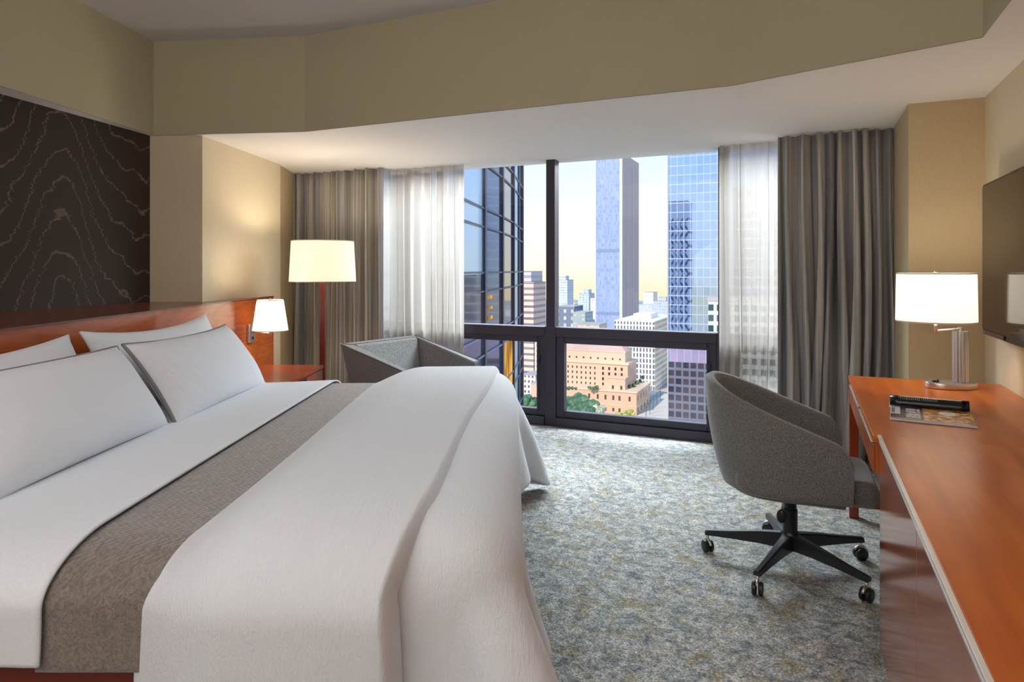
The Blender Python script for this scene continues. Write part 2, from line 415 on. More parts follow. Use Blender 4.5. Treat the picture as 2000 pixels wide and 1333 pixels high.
# right column
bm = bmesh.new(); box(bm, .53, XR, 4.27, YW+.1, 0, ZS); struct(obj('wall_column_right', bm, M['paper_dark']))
# bulkheads
bk = [F(-2.486, 4.546), F(-1.40, 4.428), F(1.115, 3.32), F(1.89, 2.63)]
rb = Vector((bk[3].x, -2.3, 0)); lb = F(-2.97, -1.0); lb2 = F(-3.1, -2.9)
front = [bk[0], bk[1], bk[2], bk[3]]
# window side mass: from bulkhead face to outer wall
bm = bmesh.new()
inner = [lb2, lb] + front + [rb]
outer = [(-5.6, -3.9), (-5.6, -2.13), (-5.6, 5.38), (-3.0, 5.38), (-.5, 5.38), (XR+.1, 5.38), (XR+.1, -2.3)]
for z in (ZS, ZS+.03):
    vi = [bm.verts.new((p.x, p.y, z)) for p in inner]; vo = [bm.verts.new((p[0], p[1], z)) for p in outer]
    for i in range(6):
        f = (vi[i], vi[i+1], vo[i+1], vo[i]); bm.faces.new(f if z > ZS else f[::-1])
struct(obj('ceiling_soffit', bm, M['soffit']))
bm = bmesh.new()
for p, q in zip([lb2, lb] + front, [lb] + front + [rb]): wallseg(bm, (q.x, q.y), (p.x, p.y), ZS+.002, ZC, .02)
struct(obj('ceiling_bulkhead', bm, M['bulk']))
# white metal edge along the foot of the left bulkhead niche
bm = bmesh.new(); p, q = F(-2.60, 4.56), F(-3.35, .9)
dd = (q-p).normalized(); n = Vector((-dd.y, dd.x, 0))*.012
wallseg(bm, (q.x, q.y), (p.x, p.y), ZS-.02, ZS, .012); struct(obj('trim_1', bm, M['white_trim']))

# ================================================================ WINDOWS
def window_bay(i, x0, x1):
    w = bpy.data.objects.new('window_%d' % i, None); COL.objects.link(w); w.location = (0, YW, 0); w['kind'] = 'structure'
    zt, h = .80, .05
    bm = bmesh.new(); m = .05
    for xx in ((x0, x1) if i == 4 else (x0,)):
        box(bm, xx-m, xx+m, -.05, .06, 0, .84, .004, 1); box(bm, xx-m*.78, xx+m*.78, -.045, .06, .84, ZS+.02, .003, 1)
    box(bm, x0+m, x1-m, -.055, .055, zt-.045, zt+.035, .004, 1)
    box(bm, x0+m, x1-m, -.065, .055, 0, .075, .004, 1)
    box(bm, x0+m, x1-m, -.04, .04, ZS+.005, ZS+.05)
    obj('window_frame', bm, M['frame'], w)
    bm = bmesh.new(); s = .07
    a, b, c, e = x0+m, x1-m, .075, zt-.045
    box(bm, a, a+s, -.035, .03, c, e, .004, 1); box(bm, b-s, b, -.035, .03, c, e, .004, 1)
    box(bm, a+s, b-s, -.035, .03, c, c+s-.012, .004, 1); box(bm, a+s, b-s, -.035, .03, e-.055, e, .004, 1)
    for (u0, u1, v0, v1) in ((a+s-.012, a+s+.004, c+.04, e-.04), (b-s-.004, b-s+.012, c+.04, e-.04)): box(bm, u0, u1, -.045, -.03, v0, v1)
    obj('lower_sash', bm, M['frame'], w)
    obj('pane', BX(a+s-.005, b-s+.005, -.003, .003, c+.05, e-.05), M['glass'], w)
    obj('pane', BX(a-.005, b+.005, -.003, .003, zt+.03, ZS+.01), M['glass'], w)
    bm = bmesh.new(); box(bm, b-s-.0, b-s+.028, -.055, -.035, .52, .60, .004, 1); obj('latch', bm, M['blackmet'], w)
for i, (a, b) in enumerate([(-4.765, -3.365), (-3.365, -1.965), (-1.965, -.565), (-.565, .53)]): window_bay(i+1, a, b)

# ================================================================ CURTAINS
def curtain(name, label, cat, mat, x0, x1, y, amp, folds, seed, z0=.015, z1=ZS-.005, thick=0.0, drift=.02, nz=18, nx=None, taper=0.0, part=None):
    rs = np.random.RandomState(seed)
    pos = np.cumsum(rs.uniform(.55, 1.5, folds)); pos = np.concatenate([[0], pos/pos[-1]])
    ampv = rs.uniform(.5, 1.1, folds+1); ph = rs.uniform(-1, 1, folds+1)
    nx = nx or folds*14; P = []
    for j in range(nz+1):
        t = j/nz; row = []
        for i in range(nx+1):
            u = i/nx; k = min(int(np.searchsorted(pos, u, side='right'))-1, folds-1)
            f = (u-pos[k])/(pos[k+1]-pos[k]); a = (ampv[k]*(1-f) + ampv[k+1]*f)*amp*(.8 + .35*(1-t))
            wv = math.sin(2*PI*f); wv = wv*(1.25-.25*wv*wv)
            dx = drift*(1-t)*math.sin(3*t + ph[k]*(1-f)*2.2 + ph[min(k+1, folds)]*f*2.2)
            pin = math.sin(PI*min(1, min(u, 1-u)*12)/2)
            xx = x0 + (x1-x0)*(u + taper*(1-t)*0) + dx*pin + .35*a*math.sin(4*PI*f)*pin
            row.append((xx, y + a*wv*pin, z0 + (z1-z0)*t))
        P.append(row)
    bm = bmesh.new(); grid(bm, P); 
    o = obj(name, bm, mat, smooth=True); tag(o, label, cat)
    if thick:
        md = o.modifiers.new('thickness', 'SOLIDIFY'); md.thickness = thick; md.offset = 0
    return o
curtain('sheer_curtain', 'ivory sheer curtain hanging behind the grey armchair', 'curtain', M['sheer'], -3.66, -2.74, 5.09, .028, 12, 3)
curtain('sheer_curtain', 'ivory sheer curtain above the grey office chair', 'curtain', M['sheer'], -.585, -.10, 5.09, .024, 8, 5)
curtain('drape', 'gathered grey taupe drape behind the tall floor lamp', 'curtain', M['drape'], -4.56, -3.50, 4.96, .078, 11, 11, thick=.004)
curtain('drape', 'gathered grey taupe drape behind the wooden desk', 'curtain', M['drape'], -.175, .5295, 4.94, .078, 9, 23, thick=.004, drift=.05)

# ================================================================ BED (plan frame: x right, y ahead of the camera)
O = F(0, 0)
def plan(name, bm, mat, parent=None, smooth=False, sharp=None):
    if parent is not None: return obj(name, bm, mat, parent, smooth, sharp=sharp)
    return obj(name, bm, mat, None, smooth, loc=(0, 0, 0), rz=TH, sharp=sharp)
BX0, BX1, BY0, BY1, BZ = -1.855, -.06, 1.47, 3.80, .665
bed = thing('bed', 'wide bed with dark cherry wood base, made up in white and taupe', 'bed', F(-1, 2.6), TH)
def rel(bm, ox, oy):
    for v in bm.verts: v.co.x -= ox; v.co.y -= oy
    return bm
bm = bmesh.new(); box(bm, BX0, BX1-.02, BY0-.01, BY0+.03, .12, .50, .006); obj('side_rail', rel(bm, -1, 2.6), M['wood_rail'], bed)
bm = bmesh.new(); box(bm, BX0, BX1-.02, BY1-.05, BY1-.01, .12, .45, .006); obj('side_rail', rel(bm, -1, 2.6), M['wood_rail'], bed)
bm = bmesh.new(); box(bm, BX1-.06, BX1-.02, BY0+.03, BY1-.05, .12, .45, .006); obj('foot_rail', rel(bm, -1, 2.6), M['wood_rail'], bed)
bm = bmesh.new(); box(bm, BX0, BX1-.06, BY0+.05, BY1-.07, .30, BZ-.012, .07, 4); obj('mattress', rel(bm, -1, 2.6), M['sheet'], bed, smooth=True)
for x in (BX0+.12, BX1-.2):
    for y in (BY0+.15, BY1-.2):
        obj('leg', rel(BX(x-.04, x+.04, y-.04, y+.04, 0, .16), -1, 2.6), M['wood_rail'], bed)
# cross-section path over the bed's width: (y, z, ny, nz)
def bed_path(near_z, far_z, near_y=1.415, far_y=3.85, ra=.20, rb=.075, n=26, zt=BZ):
    pts = []
    for k in range(10): pts.append((far_y, far_z + (zt-rb-far_z)*k/10, 1, 0))
    for k in range(n+1):
        a = PI/2*k/n; pts.append((far_y-ra + ra*math.cos(a), zt-rb + rb*math.sin(a), math.cos(a), math.sin(a)))
    y0, y1 = far_y-ra, near_y+ra
    for k in range(1, 48): pts.append((y0 + (y1-y0)*k/48, zt, 0, 1))
    for k in range(n+1):
        a = PI/2*(1-k/n); pts.append((near_y+ra - ra*math.cos(a), zt-rb + rb*math.sin(a), -math.cos(a), math.sin(a)))
    for k in range(1, 15): pts.append((near_y, zt-rb + (near_z-zt+rb)*k/14, -1, 0))
    return pts
def spread(x0, x1, off, path, nx, nf, wob=.004, edge=None):
    P = []
    for i in range(nx+1):
        t = i/nx; row = []
        for k, (y, z, ny, nz) in enumerate(path):
            s = k/len(path)
            x = x0(s) if callable(x0) else x0
            xe = x1(s) if callable(x1) else x1
            xx = x + (xe-x)*t
            h = off(xx, s, t) + wob*nf(xx*9, s*16, t)
            row.append((xx, y + ny*h, z + nz*h))
        P.append(row)
    return P
nf = smoothnoise(4)
path_b = bed_path(.455, .35)
bm = bmesh.new(); grid(bm, spread(-1.02, -.25, lambda x, s, t: .008, path_b, 50, nf))
bl = plan('blanket', bm, M['blanket'], smooth=True); tag(bl, 'taupe quilted blanket laid across the bed under the duvet', 'blanket')
md = bl.modifiers.new('thickness', 'SOLIDIFY'); md.thickness = .006; md.offset = 1
path_s = bed_path(.475, .36)
bm = bmesh.new(); grid(bm, spread(-1.85, lambda s: -1.004 + .006*math.sin(9*s), lambda x, s, t: .010 + (.014 if x > -1.03 else .014*max(0, 1-(-1.03-x)/.35)), path_s, 60, nf, .003))
sh = plan('bed_sheet', bm, M['sheet'], smooth=True); tag(sh, 'smooth white top sheet folded back between pillows and taupe blanket', 'sheet')
md = sh.modifiers.new('thickness', 'SOLIDIFY'); md.thickness = .007; md.offset = 1

# --- duvet: lower layer draped over the foot of the bed, relaxed as cloth; upper layer folded back on top
def relax_cloth():
    st = .025
    xs = np.arange(-.42, .43+1e-6, st); ys = np.arange(1.0, 4.15+1e-6, st)
    nxv, nyv = len(xs), len(ys)
    X, Y = np.meshgrid(xs, ys, indexing='ij')
    p = np.stack([X, Y, np.full_like(X, BZ+.066) + .004*np.sin(X*31)*np.cos(Y*17)], -1); v = np.zeros_like(p)
    side = X < -.33
    pin = side & (Y > 1.66) & (Y < 3.62)
    xside = X[side]
    c = np.array([(BX0+BX1)/2, (1.45+3.82)/2, BZ+.055-.35]); hs = np.array([(BX1-BX0)/2+.06, (3.82-1.45)/2, .35]); r = .13
    w = np.where(pin, 0., 1.)
    def cons(a, b, rest, stiff):
        d = p[b]-p[a]; L = np.linalg.norm(d, axis=-1, keepdims=True)+1e-9
        wa, wb = w[a][..., None], w[b][..., None]; ws = wa+wb; ws[ws == 0] = 1
        corr = stiff*(L-rest)/L*d/ws
        p[a] += wa*corr; p[b] -= wb*corr
    S = slice
    def sl(par, n, off): return S(par, n-off, 2)
    sets = []
    for par in (0, 1):
        n = (nxv-1-par+1)//2
        sets.append(((S(par, par+2*n, 2), S(None)), (S(par+1, par+1+2*n, 2), S(None)), st, 1.0))
        n = (nyv-1-par+1)//2
        sets.append(((S(None), S(par, par+2*n, 2)), (S(None), S(par+1, par+1+2*n, 2)), st, 1.0))
    for par in (0, 1):
        n = (nxv-1-par+1)//2
        sets.append(((S(par, par+2*n, 2), S(0, -1)), (S(par+1, par+1+2*n, 2), S(1, None)), st*2**.5, .35))
        sets.append(((S(par, par+2*n, 2), S(1, None)), (S(par+1, par+1+2*n, 2), S(0, -1)), st*2**.5, .35))
    bend = []
    for k, stf in ((4, .30), (8, .22)):
        for par in range(2*k):
            ia = [i for i in range(nxv-k) if i % (2*k) == par]; ja = [j for j in range(nyv-k) if j % (2*k) == par]
            if ia: bend.append(((np.array(ia), S(None)), (np.array(ia)+k, S(None)), st*k, stf))
            if ja: bend.append(((S(None), np.array(ja)), (S(None), np.array(ja)+k), st*k, stf))
    dt = 1/60
    for step in range(200):
        v[..., 2] -= 9.8*dt; v *= .97; v[pin] = 0
        old = p.copy(); p += v*dt; p[pin] = old[pin]
        for it in range(14):
            for a, b, rr, sf in sets: cons(a, b, rr, sf)
            if it % 3 == 0:
                for a, b, rr, sf in bend: cons(a, b, rr, sf)
            q = np.abs(p-c)-(hs-r); qo = np.maximum(q, 0); dist = np.linalg.norm(qo, axis=-1) + np.minimum(q.max(-1), 0) - r
            inside = (dist < 0) & (~pin)
            g = np.where(qo.sum(-1, keepdims=True) > 0, qo, (q == q.max(-1, keepdims=True)).astype(float)); g /= np.linalg.norm(g, axis=-1, keepdims=True)+1e-9
            p -= np.where(inside[..., None], dist[..., None]*g*np.sign(p-c), 0)
            p[..., 2] = np.maximum(p[..., 2], .02)
            p[..., 0][side] = xside
            if it == 0:   # friction on the top
                p[inside] = p[inside]*.7 + old[inside]*.3
        v = np.clip((p-old)/dt, -3, 3)
    return p
cp = relax_cloth()
bm = bmesh.new(); grid(bm, [[tuple(q) for q in row] for row in cp])
dv = thing('duvet', 'puffy white duvet folded in half across the foot of the bed', 'duvet', (0, 0, 0), TH)
lower = obj('lower_layer', bm, M['duvet'], dv, smooth=True)
md = lower.modifiers.new('thickness', 'SOLIDIFY'); md.thickness = .028; md.offset = 1
md = lower.modifiers.new('sub', 'SUBSURF'); md.levels = md.render_levels = 1
nf2 = smoothnoise(9)
path_d = bed_path(.25, .30, near_y=1.42)
def fold_h(x, s, t):
    # a soft pillowy slab: slow rise on the left, rounder drop at the crease on the right
    up = min(1, t/.42); a = math.sin(up*PI/2)**1.15 if t < .42 else 1
    b = math.sqrt(max(0, 1-max(0, (t-.955)/.045)**2))
    return .012 + .100*a*b*(1 + .10*nf2(x*5, s*9))
def crease(s): return -.055 - .185*min(1, max(0, (s-.22)/.62))**1.0 + .008*math.sin(s*21)
def dleft(s): return -.775 + .012*math.sin(s*13) - .05*max(0, (s-.80)/.2)
P = spread(dleft, crease, fold_h, path_d, 110, nf2, .008)
under = spread(dleft, crease, lambda x, s, t: .011, path_d, 4, nf2, 0)
bm = bmesh.new()
ring = []
top = P; bot = under[::-1]
ring = top + bot
grid(bm, ring, closed_u=True)
bmesh.ops.remove_doubles(bm, verts=bm.verts, dist=.0005)
up_ = obj('folded_layer', bm, M['duvet'], dv, smooth=True)

# --- pillows
def pillow(label, hw, hh, th, loc, lean, seed, trim=True, yaw=0.0, roll=0.0, droop=0.0):
    """plan-frame centre loc; long side along y; lean = tilt back from upright"""
    f = smoothnoise(seed); n, m_ = 40, 26
    def shape(u, v):
        ex = 1 - .055*(1-u*u)*abs(v)**3 ; ey = 1 - .07*(1-v*v)*abs(u)**3
        return u*hw*ey*(1+.015*f(v*3, 1)), v*hh*ex*(1+.02*f(u*3, 2)) - droop*(1-u*u)*(v+1)/2
    def pt(u, v, side):
        y, z = shape(u, v)
        e = max(0, (1-abs(u)**3.0))**.55*max(0, (1-abs(v)**2.6))**.6
        t = th*e*(1 + .12*f(u*4+side, v*4)) + .006
        return (side*t*(1 if side > 0 else .7), y, z)
    t = thing('pillow', label, 'pillow', F(loc[0], loc[1], loc[2]), TH+yaw)
    t.rotation_euler = (0, 0, TH+yaw)
    R = Matrix.Rotation(-lean, 4, 'Y') @ Matrix.Rotation(roll, 4, 'X')
    bm = bmesh.new()
    A = [[R @ Vector(pt(-1+2*i/n, -1+2*j/m_, 1)) for j in range(m_+1)] for i in range(n+1)]
    B = [[R @ Vector(pt(-1+2*i/n, -1+2*j/m_, -1)) for j in range(m_+1)] for i in range(n+1)]
    grid(bm, A); grid(bm, B)
    per = [(i, 0) for i in range(n)] + [(n, j) for j in range(m_)] + [(i, m_) for i in range(n, 0, -1)] + [(0, j) for j in range(m_, 0, -1)]
    va = [bm.verts.new(A[i][j]) for i, j in per]; vb = [bm.verts.new(B[i][j]) for i, j in per]
    for k in range(len(per)): bm.faces.new((va[k], va[(k+1) % len(per)], vb[(k+1) % len(per)], vb[k]))
    bmesh.ops.remove_doubles(bm, verts=bm.verts, dist=.0002)
    o = obj('cover', bm, M['pillowc'], t, smooth=True)
    if trim:
        bm = bmesh.new(); tube(bm, [(A[i][j]+B[i][j])/2 + (A[i][j]-A[n//2][m_//2]).normalized()*.004 for i, j in per], .0075, 8, closed=True)
        q = obj('piping', bm, M['trimgrey'], t, smooth=True); q['label'] = 'grey piped edge'
    return t
LEAN = math.radians(34)
pillow('large white pillow with grey piping at the near side of the bed', .50, .195, .10, (-1.53, 2.215, .835), LEAN, 1, roll=0, droop=.0)
pillow('large white pillow with grey piping at the window side, in front', .49, .20, .10, (-1.51, 3.22, .838), LEAN, 2, droop=.015)
pillow('plain white pillow standing against the headboard, behind the window-side piped pillow', .57, .20, .085, (-1.75, 3.33, .870), math.radians(22), 3, False, droop=.035)
pillow('plain white pillow against the headboard, behind the near piped pillow', .52, .20, .085, (-1.755, 2.18, .865), math.radians(22), 5, False, droop=.03)

# ================================================================ HEADBOARD
hb = thing('headboard', 'long cherry wood headboard with a deep ledge, fixed along the wall', 'headboard', F(-2, 3), TH)
def hbx(d): return -1.905 - .037*(d-2.44)
def hpanel(d0, d1):
    bm = bmesh.new(); t = .03
    prism(bm, [(hbx(d0)+2, d0-3), (hbx(d1)+2, d1-3), (hbx(d1)+2-t, d1-3), (hbx(d0)+2-t, d0-3)], .0, 1.087); return bm
obj('front_panel', hpanel(.4, 4.716), M['wood_head'], hb); obj('front_panel', hpanel(4.720, 5.55), M['wood_head'], hb)
bm = bmesh.new()
prism(bm, [(hbx(.4)+2+.004, -2.6), (hbx(5.55)+2+.004, 2.552), (hbx(5.55)+2-.034, 2.552), (-2.155+2, 4.545-3), (-2.62+2, 4.545-3), (-3.36+2, -2.6)], 1.087, 1.097)
obj('ledge', bm, M['wood_ledge'], hb)
bm = bmesh.new(); prism(bm, [(hbx(5.55)+2-.03, 2.552), (hbx(5.55)+2+.002, 2.552), (hbx(5.55)+2+.002, 2.562), (hbx(5.55)+2-.03, 2.562)], 0, 1.09)
obj('end_strip', bm, M['white_trim'], hb)

# wall sconce on the headboard
sx, sd = hbx(4.99)+.003, 4.99
sc = thing('wall_sconce', 'lit swing arm sconce with white tapered shade on the headboard', 'lamp', F(sx, sd, 0), TH)
bm = bmesh.new(); box(bm, 0, .02, -.055, .055, .765, .905, .003, 1); obj('back_plate', bm, M['nickel'], sc)
bm = bmesh.new(); lathe(bm, [(0, 0), (.012, 0), (.012, .006), (0, .006)], 16)
for v in bm.verts: v.co = Vector((.0205+v.co.z, v.co.x, .80+v.co.y))
obj('switch', bm, M['black'], sc)
bm = bmesh.new(); tube(bm, [(.02, 0, .845), (.10, -.06, .845), (.20, -.12, .845)], .007); tube(bm, [(.20, -.12, .83), (.20, -.12, .90)], .009)
obj('swing_arm', bm, M['nickel'], sc, smooth=True)
def drum(parent, name, mat, cx, cy, z0, z1, r0, r1, t=.003):
    bm = bmesh.new(); lathe(bm, [(r0, z0), (r1, z1), (r1-t, z1), (r0-t, z0), (r0, z0)], 64, cx, cy)
    o = obj(name, bm, mat, parent, sharp=40)
    for (rr, zz) in ((r0, z0+.003), (r1, z1-.003)):
        bm = bmesh.new()
        tube(bm, [(cx+(rr-.001)*math.cos(2*PI*k/64), cy+(rr-.001)*math.sin(2*PI*k/64), zz) for k in range(64)], .0028, 6, closed=True)
        obj('shade_rim', bm, M['rim'], o, smooth=True)
    bm = bmesh.new()
    for k in range(3):
        a = 2*PI*k/3+.3; tube(bm, [(cx, cy, z1-.02), (cx+(r1-.004)*math.cos(a), cy+(r1-.004)*math.sin(a), z1-.012)], .002, 6)
    lathe(bm, [(0, z1-.03), (.008, z1-.03), (.008, z1+.004), (.005, z1+.012), (0, z1+.014)], 12, cx, cy)
    obj('finial', bm, M['nickel'], parent, smooth=True)
    return o
M['rim'] = simple('shade_rim_tape', (.55, .47, .36), .8)
drum(sc, 'lamp_shade', M['shade_hot'], .20, -.12, .865, 1.095, .128, .094)
bm = bmesh.new(); lathe(bm, [(0, .90), (.012, .90), (.024, .94), (.028, .965), (.02, .99), (0, 1.0)], 20, .20, -.12)
bulbm = Mat('frosted_bulb'); e_ = bulbm.n('ShaderNodeEmission'); e_.inputs[0].default_value = (1, .85, .62, 1); e_.inputs[1].default_value = 6; M['bulb'] = bulbm.end(e_.outputs[0])
obj('bulb', bm, M['bulb'], sc, smooth=True)
def lamp_light(plan_pt, z, e, c=(1, .84, .64), r=.06):
    p = F(*plan_pt, z); return light('lamp_glow', 'POINT', p, e, c, radius=r)
lamp_light((sx+.20, sd-.12), 1.03, 7.0)

# ================================================================ NIGHTSTAND
ns_ = thing('nightstand', 'low cherry wood nightstand with one drawer beside the bed', 'nightstand', F(-1.7, 4.5), TH)
x0, x1, y0, y1 = -1.925+1.7, -1.43+1.7, 4.13-4.5, 4.95-4.5
obj('top', BX(x0, x1+.006, y0-.004, y1+.004, .575, .60, .003), M['wood_night'], ns_)
bm = bmesh.new(); box(bm, x0+.01, x1-.02, y0+.01, y0+.03, .06, .573); box(bm, x0+.01, x1-.02, y1-.03, y1-.01, .06, .573); box(bm, x0+.01, x1-.02, y0+.03, y1-.03, .06, .08)
box(bm, x0+.01, x0+.03, y0+.03, y1-.03, .08, .573); obj('body', bm, M['wood_night'], ns_)
dr = BX(x1-.018, x1, y0+.004, y1-.004, .34, .568, .002); dr = obj('drawer', dr, M['wood_night'], ns_)
q = obj('handle', BX(x1-.003, x1+.002, -.11, .06, .525, .566, .002), M['black'], dr); q['label'] = 'black recessed pull'
obj('lower_door', BX(x1-.018, x1, y0+.004, y1-.004, .07, .335, .002), M['wood_night'], ns_)

# ================================================================ FLOOR LAMP
fl = thing('floor_lamp', 'tall floor lamp with glowing cream drum shade and dark red pole', 'lamp', F(-1.53, 5.30), TH)
bm = bmesh.new(); lathe(bm, [(0, 0), (.15, 0), (.15, .018), (.14, .024), (0, .024)], 48); obj('base', bm, M['wood_leg'], fl, sharp=40)
bm = bmesh.new(); vs = box(bm, -.026, .026, -.02, .02, .02, 1.28, .004)
for v in bm.verts:
    k = 1-.28*(v.co.z/1.28); v.co.x *= k; v.co.y *= k
obj('pole', bm, M['wood_dark'], fl)
bm = bmesh.new(); tube(bm, [(0, 0, 1.27), (0, 0, 1.535)], .006); obj('harp', bm, M['nickel'], fl, smooth=True)
drum(fl, 'lamp_shade', M['shade'], 0, 0, 1.222, 1.552, .262, .245)
bm = bmesh.new(); lathe(bm, [(0, 1.30), (.014, 1.30), (.03, 1.36), (.034, 1.39), (.02, 1.42), (0, 1.43)], 20); 
for v in bm.verts: v.co.x += .05
obj('bulb', bm, M['bulb'], fl, smooth=True)
lamp_light((-1.53, 5.30), 1.46, 13)

# ================================================================ ARMCHAIR
ac_ang = TH + math.atan2(-.58, .814)      # faces local +x
ac_c = F(-1.076+.34*.814, 5.365-.34*.58)
ac = thing('armchair', 'angular charcoal tweed armchair with sloping arms by the window', 'armchair', (ac_c.x, ac_c.y, 0), ac_ang)
def hexa(bm, pts, bev=.012):
    vs = [bm.verts.new(p) for p in pts]     # 0-3 bottom, 4-7 top
    for f in ((0, 3, 2, 1), (4, 5, 6, 7), (0, 1, 5, 4), (1, 2, 6, 5), (2, 3, 7, 6), (3, 0, 4, 7)): bm.faces.new([vs[i] for i in f])
    bmesh.ops.bevel(bm, geom=list({e for v in vs for e in v.link_edges}), offset=bev, segments=3, affect='EDGES')
t_ = .075
# local: x back(-.34)..front(.36), y near(-.41)..far(.41) : near side has negative y
def AP(x, y, z): return (x, y, z)
xb, xf, yy = -.345, .37, .415
bm = bmesh.new(); hexa(bm, [AP(xb+.10, -yy+.10, .14), AP(xb+.10, yy-.10, .14), AP(xb+.19, yy-.13, .14), AP(xb+.19, -yy+.13, .14), AP(xb, -yy, .752), AP(xb, yy, .752), AP(xb+t_, yy-t_, .746), AP(xb+t_, -yy+t_, .746)], .008)
obj('back', bm, M['armgrey'], ac, sharp=40)
for s in (-1, 1):
    bm = bmesh.new()
    hexa(bm, [AP(xb+.10, s*(yy-.10), .14), AP(xf-.08, s*(yy-.10), .14), AP(xf-.08, s*(yy-.19), .14), AP(xb+.10, s*(yy-.19), .14),
              AP(xb, s*yy, .75), AP(xf, s*yy, .585), AP(xf, s*(yy-t_), .58), AP(xb+t_, s*(yy-t_), .744)], .008)
    obj('arm', bm, M['armgrey'], ac, sharp=40)
    bm = bmesh.new(); tube(bm, [(xb+.004, s*(yy-.004), .752), (xf-.004, s*(yy-.004), .587)], .005, 8); obj('welt', bm, M['armgrey'], ac, smooth=True)
bm = bmesh.new(); hexa(bm, [AP(xb+.14, -yy+.17, .20), AP(xb+.14, yy-.17, .20), AP(xb+.26, yy-.17, .20), AP(xb+.26, -yy+.17, .20), AP(xb+.068, -yy+.078, .741), AP(xb+.068, yy-.078, .741), AP(xb+.105, yy-.082, .738), AP(xb+.105, -yy+.082, .738)], .008)
q = obj('back_cushion', bm, M['armseat'], ac, sharp=50); q['label'] = 'lighter grey tweed inner back'
bm = bmesh.new(); box(bm, xb+.20, xf-.01, -yy+.19, yy-.19, .28, .43, .03, 4); q = obj('seat_cushion', bm, M['armseat'], ac, sharp=60)
bm = bmesh.new(); box(bm, xb+.16, xf-.09, -yy+.16, yy-.16, .14, .28, .01); obj('seat_base', bm, M['armgrey'], ac)
for x in (xb+.17, xf-.15):
    for y in (-yy+.17, yy-.17):
        bm = bmesh.new(); lathe(bm, [(0, 0), (.014, 0), (.022, .142), (0, .142)], 16, x, y); obj('leg', bm, M['wood_leg'], ac, smooth=True)

# ================================================================ OFFICE CHAIR
oc_c = F(1.235, 2.91)
oc = thing('office_chair', 'grey tub swivel chair on black five star base with casters', 'chair', (oc_c.x, oc_c.y, 0), math.radians(2))
# local +x = front (towards desk), y: far = +, near = -
def tub(u, v, inner):
    """u in 0..1 from near arm front round the back to the far arm front; v 0 bottom..1 top"""
    W2, A, Bk = .30, .225, .30
    top_r = 1.0; 
    s = u*2-1                                  # -1 near arm, +1 far arm
    # plan outline: straight arms then a round back
    seg = .38
    if abs(s) > 1-seg:
        k = (abs(s)-(1-seg))/seg; x = -.04 + (A+.04)*k; y = W2*(1+.0*k); nx_, ny_ = 0, 1
    else:
        a = s/(1-seg)*PI/2; x = -.04 - Bk*1.07*math.cos(a)**.92 if abs(a) < PI/2 else -.04; y = W2*abs(math.sin(a))**.92; 
        nx_, ny_ = -math.cos(a), abs(math.sin(a))
    sg = -1 if s < 0 else 1
    xr = (x+.04)
    rim = .835 - .225*min(1, max(0, (xr+.33)/.56))**.95
    if abs(s) > .90: rim -= .075*((abs(s)-.90)/.10)**3
    zb = .375 + .02*max(0, xr)
    tap = .76 + .24*math.sin(v*PI/2*.98)**.8      # narrower at the base
    tx = tap if xr < 0 else 1
    th = .042*inner
    X = -.04 + xr*tx + (-nx_*th); Yv = y*(.84+.16*math.sin(v*PI/2)**.8) - ny_*th
    z = zb + (rim-zb)*v
    return Vector((X, sg*Yv, z))
NU, NV = 72, 16
bm = bmesh.new()
ring = []
for i in range(NU+1):
    u = i/NU
    outer = [tub(u, j/NV, 0) for j in range(NV+1)]; inn = [tub(u, j/NV, 1) for j in range(NV, -1, -1)]
    mid = (outer[-1]+inn[0])/2 + Vector((0, 0, .012)); midb = (outer[0]+inn[-1])/2 - Vector((0, 0, .012))
    ring.append(outer + [mid] + inn + [midb, outer[0]])
V = grid(bm, ring)
bm.faces.new(V[0][:-1]); bm.faces.new(V[-1][:-1][::-1])
bmesh.ops.remove_doubles(bm, verts=bm.verts, dist=.0004)
sh_ = obj('tub_shell', bm, M['chairgrey'], oc, sharp=70)
# underside pan of the shell
bm = bmesh.new(); pan = [tub(i/NU, 0.0, .4) for i in range(NU+1)]
a_ = [bm.verts.new((p.x*.93, p.y*.93, .376)) for p in pan]; b_ = [bm.verts.new((p.x*.9, p.y*.86, .345)) for p in pan]
for i in range(NU): bm.faces.new((a_[i], a_[i+1], b_[i+1], b_[i]))
bm.faces.new(b_); bm.faces.new(a_[::-1]); bm.faces.new((a_[-1], a_[0], b_[0], b_[-1]))
obj('seat_pan', bm, M['chairgrey'], oc, smooth=True)
bm = bmesh.new(); box(bm, -.22, .33, -.245, .245, .375, .485, .045, 5)
for v in bm.verts:
    if v.co.x > .0: v.co.z -= .25*(max(0, v.co.x-.08))**1.6; v.co.y *= 1-.18*(v.co.x/.33)**3
q = obj('seat_cushion', bm, M['chairgrey'], oc, smooth=True)
bm = bmesh.new(); lathe(bm, [(0, .15), (.031, .15), (.031, .255), (.027, .26), (.027, .33), (.06, .345), (0, .35)], 28); obj('gas_column', bm, M['blackmet'], oc, sharp=35)
bm = bmesh.new(); tube(bm, [(-.02, -.02, .335), (-.03, -.06, .315), (-.035, -.085, .27)], .005, 8); obj('lever', bm, M['nickel'], oc, smooth=True)
bm = bmesh.new(); lathe(bm, [(0, -.004), (.02, -.004), (.024, 0), (.02, .004), (0, .004)], 20)
for v in bm.verts: v.co = Vector((-.035+v.co.x*.9, -.095+v.co.z, .25+v.co.y*1.25))
obj('lever_paddle', bm, M['black'], oc, smooth=True)
bm = bmesh.new(); lathe(bm, [(0, .085), (.04, .085), (.045, .10), (.04, .15), (.033, .16), (0, .16)], 28); obj('hub', bm, M['blackmet'], oc, sharp=35)
base_a = TH - math.radians(2)
